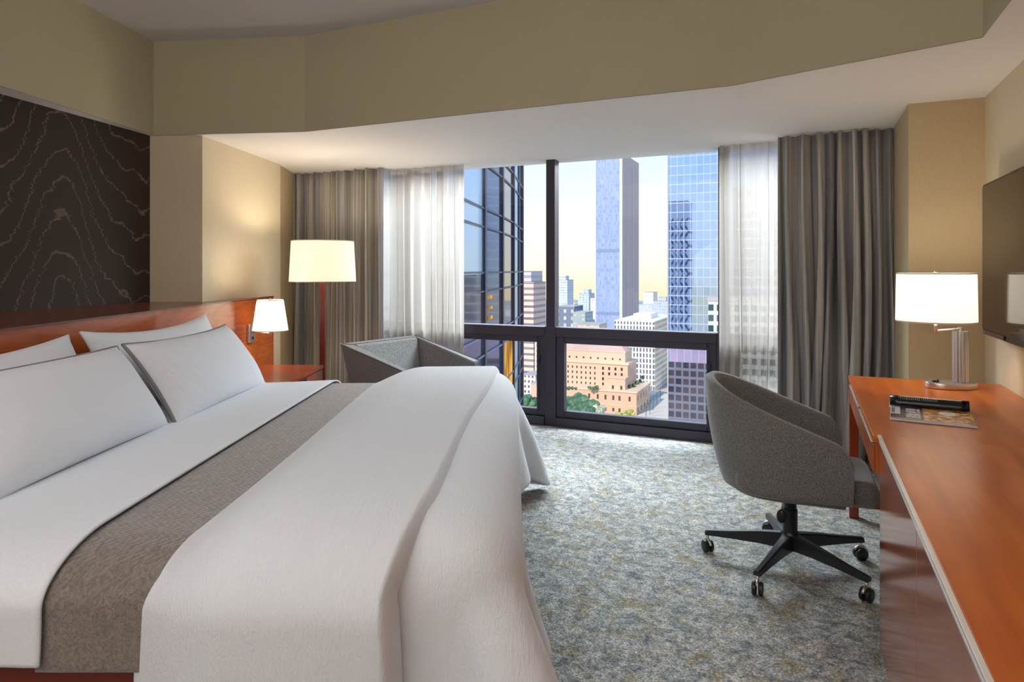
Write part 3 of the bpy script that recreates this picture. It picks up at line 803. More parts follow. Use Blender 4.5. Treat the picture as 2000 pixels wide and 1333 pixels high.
for k in range(5):
    a = math.radians(83 + 72*k) + base_a
    ca, sa = math.cos(a), math.sin(a)
    def T(r, w, z): return Vector((ca*r - sa*w, sa*r + ca*w, z))
    bm = bmesh.new()
    st = [(.03, .028, .085, .150), (.12, .022, .088, .140), (.25, .017, .086, .118), (.365, .015, .082, .102)]
    P = []
    for r, w, z0, z1 in st: P.append([T(r, -w, z0), T(r, -w*.85, z1-.006), T(r, -w*.55, z1), T(r, w*.55, z1), T(r, w*.85, z1-.006), T(r, w, z0), T(r, -w, z0)])
    V = grid(bm, P); bm.faces.new(V[0][:-1]); bm.faces.new(V[-1][:-1][::-1]); bmesh.ops.remove_doubles(bm, verts=bm.verts, dist=.0001)
    obj('base_arm', bm, M['blackmet'], oc, sharp=30)
    bm = bmesh.new(); c0 = T(.355, 0, 0)
    wa = a + .9 + k*1.3; wx, wy = math.cos(wa), math.sin(wa)
    for s in (-1, 1):
        b2 = bmesh.new(); lathe(b2, [(0, -.010), (.020, -.010), (.027, -.006), (.028, 0), (.027, .006), (.020, .010), (0, .010)], 28)
        for v in b2.verts:
            lx, ly, lz = v.co; axis = lz + s*.013
            v.co = Vector((c0.x + wx*lx - wy*axis, c0.y + wy*lx + wx*axis, .028+ly))
        me = bpy.data.meshes.new('t'); b2.to_mesh(me); b2.free(); bm.from_mesh(me); bpy.data.meshes.remove(me)
    cst = obj('caster', bm, M['black'], oc, sharp=35)
    bm = bmesh.new(); tube(bm, [(c0.x, c0.y, .045), (c0.x, c0.y, .085)], .007, 12)
    for i in range(7):
        pass
    arc = [(c0.x + wx*.031*math.cos(t), c0.y + wy*.031*math.cos(t), .03 + .031*math.sin(t)) for t in np.linspace(.3, 2.6, 10)]
    tube(bm, arc, .006, 8)
    q = obj('caster_hood', bm, M['nickel'], cst, smooth=True)

# ================================================================ DESK
dk = thing('desk', 'orange cherry wood writing desk with drawers against the right wall', 'desk', (.2, 3.25, 0), 0)
def dbx(x0, x1, y0, y1, z0, z1, b=.002): return BX(x0-.2, x1-.2, y0-3.25, y1-3.25, z0, z1, bev=b)
DY0, DY1 = 2.556, 3.95
obj('top', dbx(.212, XR-.004, DY0, DY1, .728, .75), M['wood_top'], dk)
bm = bmesh.new(); box(bm, .222-.2, .237-.2, DY0-3.25, 3.905-3.25, .62, .728); box(bm, .235-.2, XR-.02-.2, 3.885-3.25, 3.905-3.25, .62, .728); obj('apron', bm, M['wood_front'], dk)
for (a, b) in ((2.60, 3.22), (3.24, 3.88)):
    d_ = obj('drawer', dbx(.214, .222, a, b, .615, .708), M['wood_front'], dk)
    q = obj('pull_strip', dbx(.2105, .222, a+.02, b-.02, .711, .716, .0005), M['silver'], dk); q['label'] = 'thin silver pull strip'
for (x, y) in ((.214, 3.905), (XR-.06, 3.905)):
    obj('leg', dbx(x, x+.045, y, y+.045, 0, .728, .003), M['wood_leg'], dk)
obj('stretcher', dbx(.25, XR-.06, 3.915, 3.94, .06, .10), M['wood_leg'], dk)
obj('modesty_panel', dbx(XR-.04, XR-.015, DY0, 3.90, .25, .728), M['wood_leg'], dk)

cz = thing('credenza', 'long glossy cherry credenza with flat doors, nearest along right wall', 'cabinet', (.23, 1.0, 0), 0)
def cbx(x0, x1, y0, y1, z0, z1, b=.002): return BX(x0-.23, x1-.23, y0-1, y1-1, z0, z1, bev=b)
CY0, CY1 = -1.2, 2.553
obj('top', cbx(.236, XR-.004, CY0, CY1, .728, .753), M['wood_top'], cz)
q = obj('edge_strip', cbx(.226, .236, CY0, CY1, .744, .7535, .0008), M['silver'], cz); q['label'] = 'bright silver edge strip'
q = obj('edge_strip', cbx(.229, .236, CY0, CY1, .728, .735, .0008), M['silver'], cz); q['label'] = 'thin silver reveal strip'
obj('body', cbx(.252, XR-.004, CY0, CY1-.001, .04, .728), M['wood_front'], cz)
ys = [2.551, 2.05, 1.60, 1.15, .55, -.05, -.65, -1.2]
ys = [2.551, 1.742, 1.02, .30, -.42, -1.18]
for a, b in zip(ys, ys[1:]):
    obj('door', cbx(.232, .251, b+.002, a-.002, .05, .724, .0015), M['wood_door'], cz)
obj('plinth', cbx(.29, XR-.004, CY0, CY1-.03, 0, .04), M['black'], cz)

# ================================================================ DESK LAMP
lp = F(2.155, 3.15); la = TH
dl = thing('desk_lamp', 'lit desk lamp with white drum shade and ribbed chrome column', 'lamp', (lp.x, lp.y, .75), la)
def oval(bm, rx, ry, z0, z1, bev=.004, cx=0):
    prof = [(0, z0), (1-bev*4, z0), (1, z0+bev), (1, z1-bev), (1-bev*4, z1), (0, z1)]
    n = 64; rings = []
    for r, z in prof:
        rings.append([bm.verts.new((cx + rx*r*math.cos(2*PI*i/n), ry*r*math.sin(2*PI*i/n), z)) for i in range(n)] if r > 0 else [bm.verts.new((cx, 0, z))])
    for a, b in zip(rings, rings[1:]):
        for i in range(n):
            j = (i+1) % n
            if len(a) == 1: bm.faces.new((a[0], b[j], b[i]))
            elif len(b) == 1: bm.faces.new((a[i], a[j], b[0]))
            else: bm.faces.new((a[i], a[j], b[j], b[i]))
bm = bmesh.new(); oval(bm, .118, .075, .002, .028, cx=-.045); obj('base', bm, M['nickel'], dl, sharp=40)
bm = bmesh.new(); box(bm, -.135, -.105, -.008, .008, .028, .036, .002); tube(bm, [(-.125, -.02, .032), (-.10, .012, .036)], .004, 8); obj('switch', bm, M['black'], dl)
for k in range(12):
    pass
bm = bmesh.new(); lathe(bm, [(0, .028), (.026, .028), (.026, .268), (0, .268)], 24)
for k in range(14):
    a = 2*PI*k/14; tube(bm, [(.028*math.cos(a), .028*math.sin(a), .029), (.028*math.cos(a), .028*math.sin(a), .272)], .0058, 8)
lathe(bm, [(0, .268), (.012, .268), (.012, .29), (0, .29)], 16); obj('column', bm, M['nickel'], dl, smooth=False, sharp=35)
bm = bmesh.new(); tube(bm, [(0, 0, .282), (-.122, -.005, .274)], .0065); tube(bm, [(-.122, -.005, .262), (-.122, -.005, .33)], .008); obj('swing_arm', bm, M['nickel'], dl, smooth=True)
drum(dl, 'lamp_shade', M['shade_hot'], -.122, -.005, .318, .552, .168, .164)
bm = bmesh.new(); lathe(bm, [(0, .36), (.014, .36), (.03, .42), (.034, .45), (.02, .48), (0, .49)], 20, -.122, -.005); obj('bulb', bm, M['bulb'], dl, smooth=True)
lamp_light((2.155-.122, 3.145), .75+.52, 5.0, (1, .84, .62))

# ================================================================ MAGAZINE
def mag_mat():
    m = Mat('magazine_page_print'); s = m.sep(m.coords()); x, y = s[0], s[1]
    n = m.noise(m.coords((28, 60, 1)), 1, 4, .7); n2 = m.noise(m.coords((60, 40, 1)), 1, 3, .6)
    photo = m.ramp(n, [(.34, (.02, .012, .008)), (.43, (.32, .06, .012)), (.50, (.72, .24, .04)), (.57, (.90, .55, .15)), (.66, (.95, .88, .70))])
    card = m.mix(m.sstep(n2, .55, .62), (.60, .56, .55), (.14, .10, .12))
    plum = (.10, .045, .055)
    # two pale cards on plum at the left, photo at the right, white title block near the corner
    def rect(x0, x1, y0, y1):
        a = m.math('MULTIPLY', m.math('GREATER_THAN', x, x0), m.math('LESS_THAN', x, x1))
        b = m.math('MULTIPLY', m.math('GREATER_THAN', y, y0), m.math('LESS_THAN', y, y1)); return m.math('MULTIPLY', a, b)
    c = m.mix(rect(-.01, .035, .07, .19), plum, (.80, .80, .82))
    c = m.mix(rect(.004, .016, .085, .17), c, (.25, .22, .25))
    c = m.mix(rect(.055, .105, .03, .10), c, card); c = m.mix(rect(.055, .105, .108, .175), c, card)
    c = m.mix(rect(.115, .30, .012, .22), c, photo)
    d2 = m.math('ADD', m.math('POWER', m.math('DIVIDE', m.math('SUBTRACT', x, .20), .03), 2.0), m.math('POWER', m.math('DIVIDE', m.math('SUBTRACT', y, .14), .03), 2.0))
    c = m.mix(m.math('LESS_THAN', d2, 1.0), c, (.88, .85, .72))
    c = m.mix(rect(-.01, .30, -.01, .012), c, (.40, .39, .39))
    return m.end(m.bsdf(c, .22, 0))
mg0 = F(1.425, 2.47)
mga = TH + math.atan2(-.138, .235)
mag = thing('magazine', 'open glossy magazine with a curled black page on the desk', 'magazine', (mg0.x, mg0.y, .7505), mga)
mag.scale = (.95, 1.28, 1.3)
bm = bmesh.new(); box(bm, 0, .285, 0, .205, 0, .007, .0015, 1); obj('page_block', bm, simple('magazine_paper', (.72, .72, .72), .4), mag)
bm = bmesh.new(); grid(bm, [[(x, y, .0076) for y in np.linspace(0, .203, 6)] for x in np.linspace(.001, .284, 8)]); q = obj('printed_page', bm, mag_mat(), mag)
md = q.modifiers.new('t', 'SOLIDIFY'); md.thickness = .0006
mk = Mat('magazine_black_page'); s_ = mk.sep(mk.coords())
ln = mk.math('MULTIPLY', mk.math('GREATER_THAN', mk.math('SINE', mk.math('MULTIPLY', s_[0], 900)), .3), mk.math('MULTIPLY', mk.math('LESS_THAN', s_[0], .17), mk.math('GREATER_THAN', s_[0], .03)))
ln = mk.math('MULTIPLY', ln, mk.math('GREATER_THAN', s_[2], .028))
M['blackpage'] = mk.end(mk.bsdf(mk.mix(ln, (.008, .010, .013), (.30, .30, .30)), .18))
bm = bmesh.new(); prof = []
for k in range(25):
    a = -PI*.42 + 2*PI*.62*k/24; prof.append((.235 + .034*math.cos(a)*1.0, .020 + .020*math.sin(a)))
prof = [(.203, .009), (.206, .022), (.214, .033), (.226, .037), (.240, .034), (.256, .024), (.272, .014), (.292, .006), (.312, .002)]
grid(bm, [[(x, y, z) for (y, z) in prof] for x in np.linspace(-.003, .282, 10)]); q = obj('curled_page', bm, M['blackpage'], mag, smooth=True)
md = q.modifiers.new('t', 'SOLIDIFY'); md.thickness = .0012
bm = bmesh.new(); box(bm, -.006, .285, .203, .318, 0, .0025, .0005, 1); obj('back_cover', bm, simple('magazine_cover', (.70, .68, .68), .35), mag)

# ================================================================ TELEVISION
tv = thing('television', 'black flat screen television mounted on the right wall', 'television', (.80, 3.2, 1.37), 0)
ty0, ty1, tz0, tz1 = 2.62-3.2, 3.92-3.2, 1.0-1.37, 1.738-1.37
obj('housing', BX(.004, .045, ty0, ty1, tz0, tz1, bev=.004), M['tvframe'], tv)
obj('screen', BX(-.001, .004, ty0+.014, ty1-.014, tz0+.03, tz1-.014, bev=.0008), M['tvscreen'], tv)
bm = bmesh.new(); box(bm, -.003, .004, ty1-.40, ty1-.04, tz0+.006, tz0+.024, .002, 1); obj('speaker_bar', bm, simple('tv_speaker_strip', (.05, .045, .042), .25), tv)
bm = bmesh.new(); box(bm, -.0035, -.0005, ty1-.075, ty1-.050, tz0+.010, tz0+.022, .0004, 1); q = obj('sticker', bm, simple('blue_sticker', (.05, .07, .30), .4), tv); q['label'] = 'tiny blue sticker'
obj('wall_bracket', BX(.045, XR-.80-.001, -.2, .2, -.15, .15), M['black'], tv)

# ================================================================ THE CITY OUTSIDE
G = -78.7
def at(px, D): return F((px-1000)/1280*D, D)
def zat(py, D): return EYE - (py-528)/1280*D
def ext(px0, D0, direction, px1):
    """length along world X ('x') or Y ('y') from the bearing px0 at distance D0 to the bearing px1"""
    x, d = (px0-1000)/1280*D0, D0; k = (px1-1000)/1280
    dx, dd = (CT, -ST) if direction == 'x' else (ST, CT)
    return (k*d-x)/(dx-k*dd)
def blg(name, label, p, wx, wy, z1, mat, z0=G, roof=None, group=None, cat='building', parapet=True, sub=()):
    """corner p, signed widths along world X and Y; every piece its own part"""
    xa, xb = sorted((p.x, p.x+wx)); ya, yb = sorted((p.y, p.y+wy)); cx, cy = (xa+xb)/2, (ya+yb)/2
    t = thing(name, label, cat, (cx, cy, z0), 0, group)
    hx, hy, H = (xb-xa)/2, (yb-ya)/2, z1-z0
    obj('facade', BX(-hx, hx, -hy, hy, 0, H), mat, t)
    if parapet:
        q = .35 + .004*hx
        obj('roof', BX(-hx-q*.3, hx+q*.3, -hy-q*.3, hy+q*.3, H, H+q*1.6), roof or M['roofgrey'], t)
    return t, hx, hy, H
M['roofgrey'] = simple('pale_flat_roof', (.42, .43, .46), .8)
M['roofwhite'] = simple('white_roof', (.85, .84, .82), .8)
def ground_mat():
    m = Mat('street_level_ground'); v = m.coords()
    n = m.noise(m.coords((.02, .02, 1)), 1, 4, .7); n2 = m.voro(m.coords((.03, .03, 1)), 1, out='Color')
    c = m.ramp(n, [(.3, (.16, .19, .17)), (.5, (.42, .42, .42)), (.7, (.60, .58, .55))])
    c = m.mix(.35, c, n2, 'SOFT_LIGHT')
    return m.end(m.bsdf(c, .9))
bm = bmesh.new(); box(bm, -1500, 900, 40, 1700, G-1, G); struct(obj('ground', bm, ground_mat()))
M['pave'] = simple('sunlit_pavement', (.62, .58, .52), .9)
M['asph'] = simple('asphalt', (.20, .21, .24), .85)
bm = bmesh.new(); box(bm, -84, -28, 180, 900, G, G+.15); struct(obj('pavement', bm, M['pave']))
bm = bmesh.new(); box(bm, -66, -44, 180, 1000, G+.15, G+.25); struct(obj('street', bm, M['asph']))

# --- dark glass tower next door: one long slightly bowed curtain wall
M['dk_glass'] = simple('dark_tower_glass', (.05, .055, .085), .06, .0, Specular_IOR_Level=.75)
M['dk_mirror'] = simple('mirror_tower_glass', (.66, .82, .90), .32, 1.0)
M['dk_metal'] = simple('dark_blue_tower_metal', (.035, .045, .085), .35, .6)
M['lt_metal'] = simple('pale_blue_floor_band', (.20, .25, .36), .4, .4)
def lobby():
    m = Mat('lit_interior_glow'); n = m.noise(m.coords((1.2, 1.2, .25)), 1, 3)
    e = m.n('ShaderNodeEmission'); m.put(e.inputs[0], m.mix(m.sstep(n, .4, .6), (.30, .13, .02), (.95, .50, .10))); e.inputs[1].default_value = .8
    return m.end(e.outputs[0])
M['lobby'] = lobby()
cur = [(600, 13.3), (700, 16.2), (774, 19.5), (830, 22.6), (858, 24.6), (897, 28.3), (945, 33.5), (980, 38.5), (1002, 43.4), (1012, 47.6), (1019, 51.2)]
cpts = [((px-1000)/1280*D, D) for px, D in cur]
o0 = F(*cpts[5]); dk_t = thing('dark_glass_tower', 'dark blue glass tower with fins filling the left of the window view', 'building', (o0.x, o0.y, G), TH)
def loc(p): return (p[0]-cpts[5][0], p[1]-cpts[5][1])
Z0, Z1 = -50-G, 34-G
for i in range(len(cpts)-1):
    a, b = Vector(loc(cpts[i])), Vector(loc(cpts[i+1])); n = Vector(((a-b).y, (b-a).x)).normalized()*.1   # away from the camera side
    n = Vector((-(b-a).y, (b-a).x)).normalized()*.1
    zs = 1.1-G if i in (3, 4, 5) else Z0
    bm = bmesh.new(); prism(bm, [a, b, b+n, a+n], zs, Z1)
    obj('glass_bay', bm, M['dk_mirror'] if i in (1, 3, 4, 5, 8) else M['dk_glass'], dk_t)  # bright or dark copy of one glass, imitating each bay's reflection
    if zs > Z0: bm = bmesh.new(); prism(bm, [a, b, b+n, a+n], Z0, zs); obj('dark_reflection_bay', bm, M['dk_glass'], dk_t)  # dark copy below stands in for a dark building's reflection
    dirv = (b-a).normalized(); out = Vector((dirv.y, -dirv.x))
    bm = bmesh.new(); w_ = .12; prism(bm, [b-dirv*w_*1.6, b+dirv*w_*1.6, b+dirv*w_*1.6+out*.12, b-dirv*w_*1.6+out*.12], Z0, Z1)
    obj('fin', bm, M['dk_metal'], dk_t)
bands = []
zz = 4.45
while zz > -30: bands += [zz, zz-.95]; zz -= 3.26
zz = 4.45+3.26
while zz < 16: bands += [zz, zz-.95]; zz += 3.26
for zb in bands:
    bm = bmesh.new()
    for i in range(len(cpts)-1):
        a, b = Vector(loc(cpts[i])), Vector(loc(cpts[i+1])); dirv = (b-a).normalized(); out = Vector((dirv.y, -dirv.x))*.09
        prism(bm, [a, b, b+out, a+out], zb-G-.05, zb-G+.05)
    bmesh.ops.remove_doubles(bm, verts=bm.verts, dist=.002)
    obj('floor_band', bm, M['dk_metal'] if zb > -2 else M['lt_metal'], dk_t)
for (px, py, D, r) in ((958, 581, 34.9, .09), (960, 602, 34.9, .07), (961, 621, 34.9, .09)):
    c = Vector(loc(((px-1000)/1280*D, D))) ; z = zat(py, D)-G
    a, b = Vector(loc(cpts[6])), Vector(loc(cpts[7])); dirv = (b-a).normalized(); out = Vector((dirv.y, -dirv.x))
    s_ = dirv.dot(c-a); p0 = a+dirv*s_
    bm = bmesh.new(); prism(bm, [p0-dirv*.7, p0+dirv*.7, p0+dirv*.7+out*.03, p0-dirv*.7+out*.03], z-r, z+r)
    q = obj('lit_window', bm, M['lobby'], dk_t)
a, b = Vector(loc(cpts[7])), Vector(loc(cpts[8])); dirv = (b-a).normalized(); out = Vector((dirv.y, -dirv.x))
bm = bmesh.new(); prism(bm, [a+dirv*.3, b-dirv*.5, b-dirv*.5+out*.03, a+dirv*.3+out*.03], -9.4-G, -3.0-G); obj('lit_window', bm, M['lobby'], dk_t)
e_ = Vector(loc(cpts[-1])); bm = bmesh.new(); prism(bm, [e_, e_+Vector((.18, .6)), e_+Vector((-4, 6)), e_+Vector((-4, 0))], Z0, Z1); obj('end_wall', bm, M['dk_metal'], dk_t)

# --- centre tower
m_c = facade('blue_ribbed_tower', (.32, .42, .70), (.16, .26, .55), 1.5, 3.9, .55, .8, .0, .35, (.34, .45, .74))
p = at(1214, 600); wx = ext(1214, 600, 'x', 1163); wy = ext(1214, 600, 'y', 1247)
t, hx, hy, H = blg('office_tower', 'tall slender blue grey tower standing alone in the middle of the view', p, wx, wy, 107, m_c)
obj('corner_column', BX(hx-1.6, hx+.5, -hy-.5, -hy+1.6, 0, H), simple('pale_corner_metal', (.75, .82, .95), .4), t)
obj('corner_column', BX(-hx-.3, -hx+.6, -hy-.5, -hy+.6, 0, H), simple('pale_corner_metal', (.70, .78, .92), .4), t)
m_s = facade('brownish_ribbed_side', (.62, .52, .52), (.30, .28, .40), 3.4, 90, .5, 1.0, 0, .5)
obj('side_wall', BX(hx+.02, hx+.4, -hy+1.6, hy, 0, H+2), m_s, t)
for zf in (18, -40): obj('mechanical_band', BX(-hx-.15, hx, -hy-.2, -hy, zf-G, zf+2.6-G), simple('louvre_band', (.20, .28, .48), .6), t)
obj('roof_screen', BX(-hx*.2, hx*.6, -hy*.3, hy*.5, H, H+6), M['roofgrey'], t)

# --- right tower: mirror glass above, violet band painted as a reflection, square windows below
p = at(1305, 160)
xx0, yy0 = p.x, p.y
rt = thing('mirror_glass_tower', 'blue mirror glass tower with a white grid at the right of the view', 'building', (p.x+20, p.y+15, G), 0)
m_u = facade('blue_mirror_grid', (.40, .50, .74), (.44, .62, 1.0), 1.55, 2.25, .91, .90, 1.0, .02, (.38, .56, .95), oz=.2)
obj('upper_facade', BX(-20, 20, -15, 15, -14.6-G, 60-G), m_u, rt)
obj('reflection_band', BX(-20, 20, -15.02, 15, -21.0-G, -14.6-G), facade('violet_reflection', (.42, .40, .66), (.34, .36, .66), 1.7, 30, .92, 1, .6, .25, (.52, .42, .66)), rt)  # violet imitates a reflection, painted into the band's colour
obj('lower_facade', BX(-20, 20, -15, 15, 0, -21.0-G), facade('slate_square_grid', (.15, .17, .26), (.04, .045, .085), 1.75, 2.0, .76, .68, .5, .1, (.12, .09, .13)), rt)
obj('corner_mullion', BX(-20.2, -19.9, -15.2, -14.9, 0, 60-G), M['roofgrey'], rt)
# low block beside it, right edge of the pane
p = at(1383, 120)
blg('office_block', 'green glazed office block with pale frames at the right edge of the pane', p, 22, 10, zat(588, 120), facade('green_glass_pale_frame', (.55, .62, .66), (.03, .09, .11), 1.5, 1.9, .62, .6, .4, .1, (.10, .18, .22)))
# white lattice tower behind our own building, seen mirrored
m_l = Mat('white_lattice')
s = m_l.sep(m_l.coords())
v_ = m_l.math('DIVIDE', s[2], 3.9); zz_ = m_l.math('PINGPONG', s[2], 3.9)
u_ = m_l.math('ADD', m_l.math('DIVIDE', s[0], 2.6), m_l.math('MULTIPLY', zz_, .16)); u_ = m_l.math('ADD', u_, 100.0)
a_ = m_l.math('ABSOLUTE', m_l.math('SUBTRACT', m_l.math('FRACT', u_), .5)); b_ = m_l.math('ABSOLUTE', m_l.math('SUBTRACT', m_l.math('FRACT', m_l.math('ADD', v_, 100.0)), .5))
dm = m_l.math('LESS_THAN', m_l.math('ADD', a_, m_l.math('MULTIPLY', b_, .55)), .29)
top_ = m_l.math('LESS_THAN', s[2], 109.0)
M['lattice'] = m_l.end(m_l.bsdf(m_l.mix(m_l.math('MULTIPLY', dm, top_), (.95, .86, .80), (.10, .10, .14)), .7))
blg('lattice_tower', 'white lattice faced tower seen mirrored in the blue glass tower', Vector((-72.0, -46, 0)), 13.0, -14, 39, M['lattice'])

# --- grand hotel below
M['stone'] = simple('pink_cream_stone', (.70, .47, .36), .85)
M['stone2'] = simple('peach_stone_base', (.64, .41, .29), .85)
M['cornice'] = simple('pale_stone_cornice', (.78, .56, .42), .8)
M['tileroof'] = simple('dusty_pink_roof', (.58, .40, .36), .85)
M['hwin'] = simple('dark_hotel_window', (.05, .04, .05), .2)
ph = at(1226, 375); hw = -ext(1226, 375, 'x', 1068); hd = ext(1226, 375, 'y', 1243)
ht = thing('grand_hotel', 'peach stone hotel with pitched roof and stepped wings in the lower pane', 'building', (ph.x, ph.y, G), 0)
Hm = zat(711, 375)-G
obj('main_block', BX(-hw, 0, 0, hd, 0, Hm), M['stone'], ht)
obj('cornice', BX(-hw-.6, .6, -.6, hd+.6, Hm-.9, Hm+.3), M['cornice'], ht)
H2 = zat(690, 377)-G
obj('attic', BX(-hw+2, -2, 2, hd-3, Hm+.3, H2), M['stone'], ht)
obj('attic_cornice', BX(-hw+1.6, -1.6, 1.6, hd-2.6, H2, H2+.6), M['cornice'], ht)
H3 = zat(671, 385)-G
bm = bmesh.new()
e0 = [(-hw+1.5, 1.5), (-1.5, 1.5), (-1.5, hd-2.5), (-hw+1.5, hd-2.5)]; r0 = [(-hw+8, hd/2), (-8, hd/2)]
b4 = [bm.verts.new((x, y, H2+.6)) for x, y in e0]; r2 = [bm.verts.new((x, y, H3)) for x, y in r0]
bm.faces.new((b4[0], b4[1], r2[1], r2[0])); bm.faces.new((b4[1], b4[2], r2[1])); bm.faces.new((b4[2], b4[3], r2[0], r2[1])); bm.faces.new((b4[3], b4[0], r2[0])); bm.faces.new(b4[::-1])
obj('pitched_roof', bm, M['tileroof'], ht)
for x in (-hw+12, -9, -3.5):
    obj('chimney', BX(x, x+2.2, hd/2-1, hd/2+1, H3-2, H3+2.0), M['stone'], ht)
wproto = None
def hwin(x, y, z, w=1.0, h=1.5, face='f'):
    global wproto
    if face == 'f': o = obj('window', BX(x-w/2, x+w/2, y-.12, y+.05, z, z+h), M['hwin'], ht)
    else: o = obj('window', BX(x-.05, x+.12, y-w/2, y+w/2, z, z+h), M['hwin'], ht)
for r in range(6):
    z = Hm-4.3-r*3.05
    for x in (-1.9-1.6, -7.2, -10.9, -14.6): hwin(x, 0, z, 1.15, 1.7)
    for i in range(8):
        x = -19.5-i*2.75
        if x > -hw+1: hwin(x, 0, z, .75, 1.4)
for i in range(8): hwin(-5-i*4.4, 2, Hm+1.4, .9, 1.1)
for i in range(4): hwin(-21.5-i*2.4, -.05, Hm-23.0, 1.3, 2.6)
pp = at(1243, 360); pw = -ext(1243, 360, 'x', 1068); pd = ext(1243, 360, 'y', 1270)
Hp = zat(768, 360)-G
ox, oy = pp.x-ph.x, pp.y-ph.y
obj('podium', BX(ox-pw, ox, oy, oy+pd, 0, Hp), M['stone2'], ht)
obj('podium_cornice', BX(ox-pw-.5, ox+.5, oy-.5, oy+pd+.5, Hp-.3, Hp+.5), M['cornice'], ht)
obj('belt_course', BX(ox-pw, ox+.25, oy-.25, oy+pd, 4.6, 5.0), M['cornice'], ht)
pa = at(1221, 366); Ha = zat(741, 366)-G; aw = -ext(1221, 366, 'x', 1186)
obj('annex', BX(pa.x-ph.x-aw, pa.x-ph.x, pa.y-ph.y, pa.y-ph.y+7, Hp, Ha), M['stone'], ht)
obj('annex_cornice', BX(pa.x-ph.x-aw-.4, pa.x-ph.x+.4, pa.y-ph.y-.4, pa.y-ph.y+7, Ha, Ha+.5), M['cornice'], ht)
for x in (-2.2, -7.0): hwin(pa.x-ph.x+x, pa.y-ph.y, Hp+.4, 1.1, 2.2)
for x in (-3.8, -9.5, -13, -17.5, -22, -27): hwin(ox+x, oy, Hp-5.0, 1.1, 2.6); hwin(ox+x, oy, 1.2, 1.1, 2.0)
for i in range(6): hwin(ox, oy+4+i*7, Hp-5.0, 1.4, 2.8, 's')
for i in range(5): hwin(ox, oy+4+i*8, 1.0, 1.8, 2.6, 's')

# --- white office slab with narrow windows
p = at(1278, 432)
t, hx, hy, H = blg('white_office_slab', 'white office block with dark narrow windows behind the peach hotel', p, ext(1278, 432, 'x', 1200), ext(1278, 432, 'y', 1315), zat(630, 432),
    facade('white_pier_facade', (.90, .89, .88), (.08, .09, .13), 2.15, 3.6, .5, .74, .0, .3, (.14, .15, .2)), roof=M['roofwhite'])
obj('side_wall', BX(hx+.02, hx+.3, -hy+.5, hy, 0, H), facade('cream_side_wall', (.80, .72, .58), (.55, .47, .38), 4.5, 3.6, .85, .5, 0, .6), t)
obj('roof_house', BX(-hx*.4, hx*.5, -hy*.4, hy*.3, H, H+4), M['roofwhite'], t)

# --- banded tower left of the mullion
p = at(1042, 470); m_b = facade('salmon_banded', (.82, .60, .50), (.28, .24, .34), 30, 4.3, .97, .42, 0, .3)
t, hx, hy, H = blg('banded_tower', 'salmon and white banded tower just right of the dark glass tower', p, ext(1042, 470, 'x', 1006), 24, zat(553, 470), m_b)
obj('upper_block', BX(-hx+1, hx-2.2, -hy+1, hy-1, H, zat(530, 470)-G), facade('blue_banded_top', (.68, .60, .62), (.30, .36, .50), 30, 4.3, .97, .5, 0, .3), t)
p = at(1046, 420); blg('white_apartment_block', 'low white apartment block with small windows left of the mullion, above the trees', p, ext(1046, 420, 'x', 1020), 16, zat(735, 420),
    facade('white_punched', (.88, .80, .76), (.20, .14, .20), 2.6, 3.3, .5, .5, 0, .3))
p = at(1075, 455); blg('pale_slab', 'pale narrow slab building seen beside the mullion in the lower pane', p, ext(1075, 455, 'x', 1045), 16, zat(668, 455),
    facade('pale_slab_wall', (.86, .84, .80), (.50, .50, .56), 4.2, 3.6, .5, .5, 0, .3))
p = at(1054, 330); blg('tan_house', 'small sunlit tan building behind the trees left of the mullion', p, ext(1054, 330, 'x', 1037), 10, zat(752, 330), M['stone'])

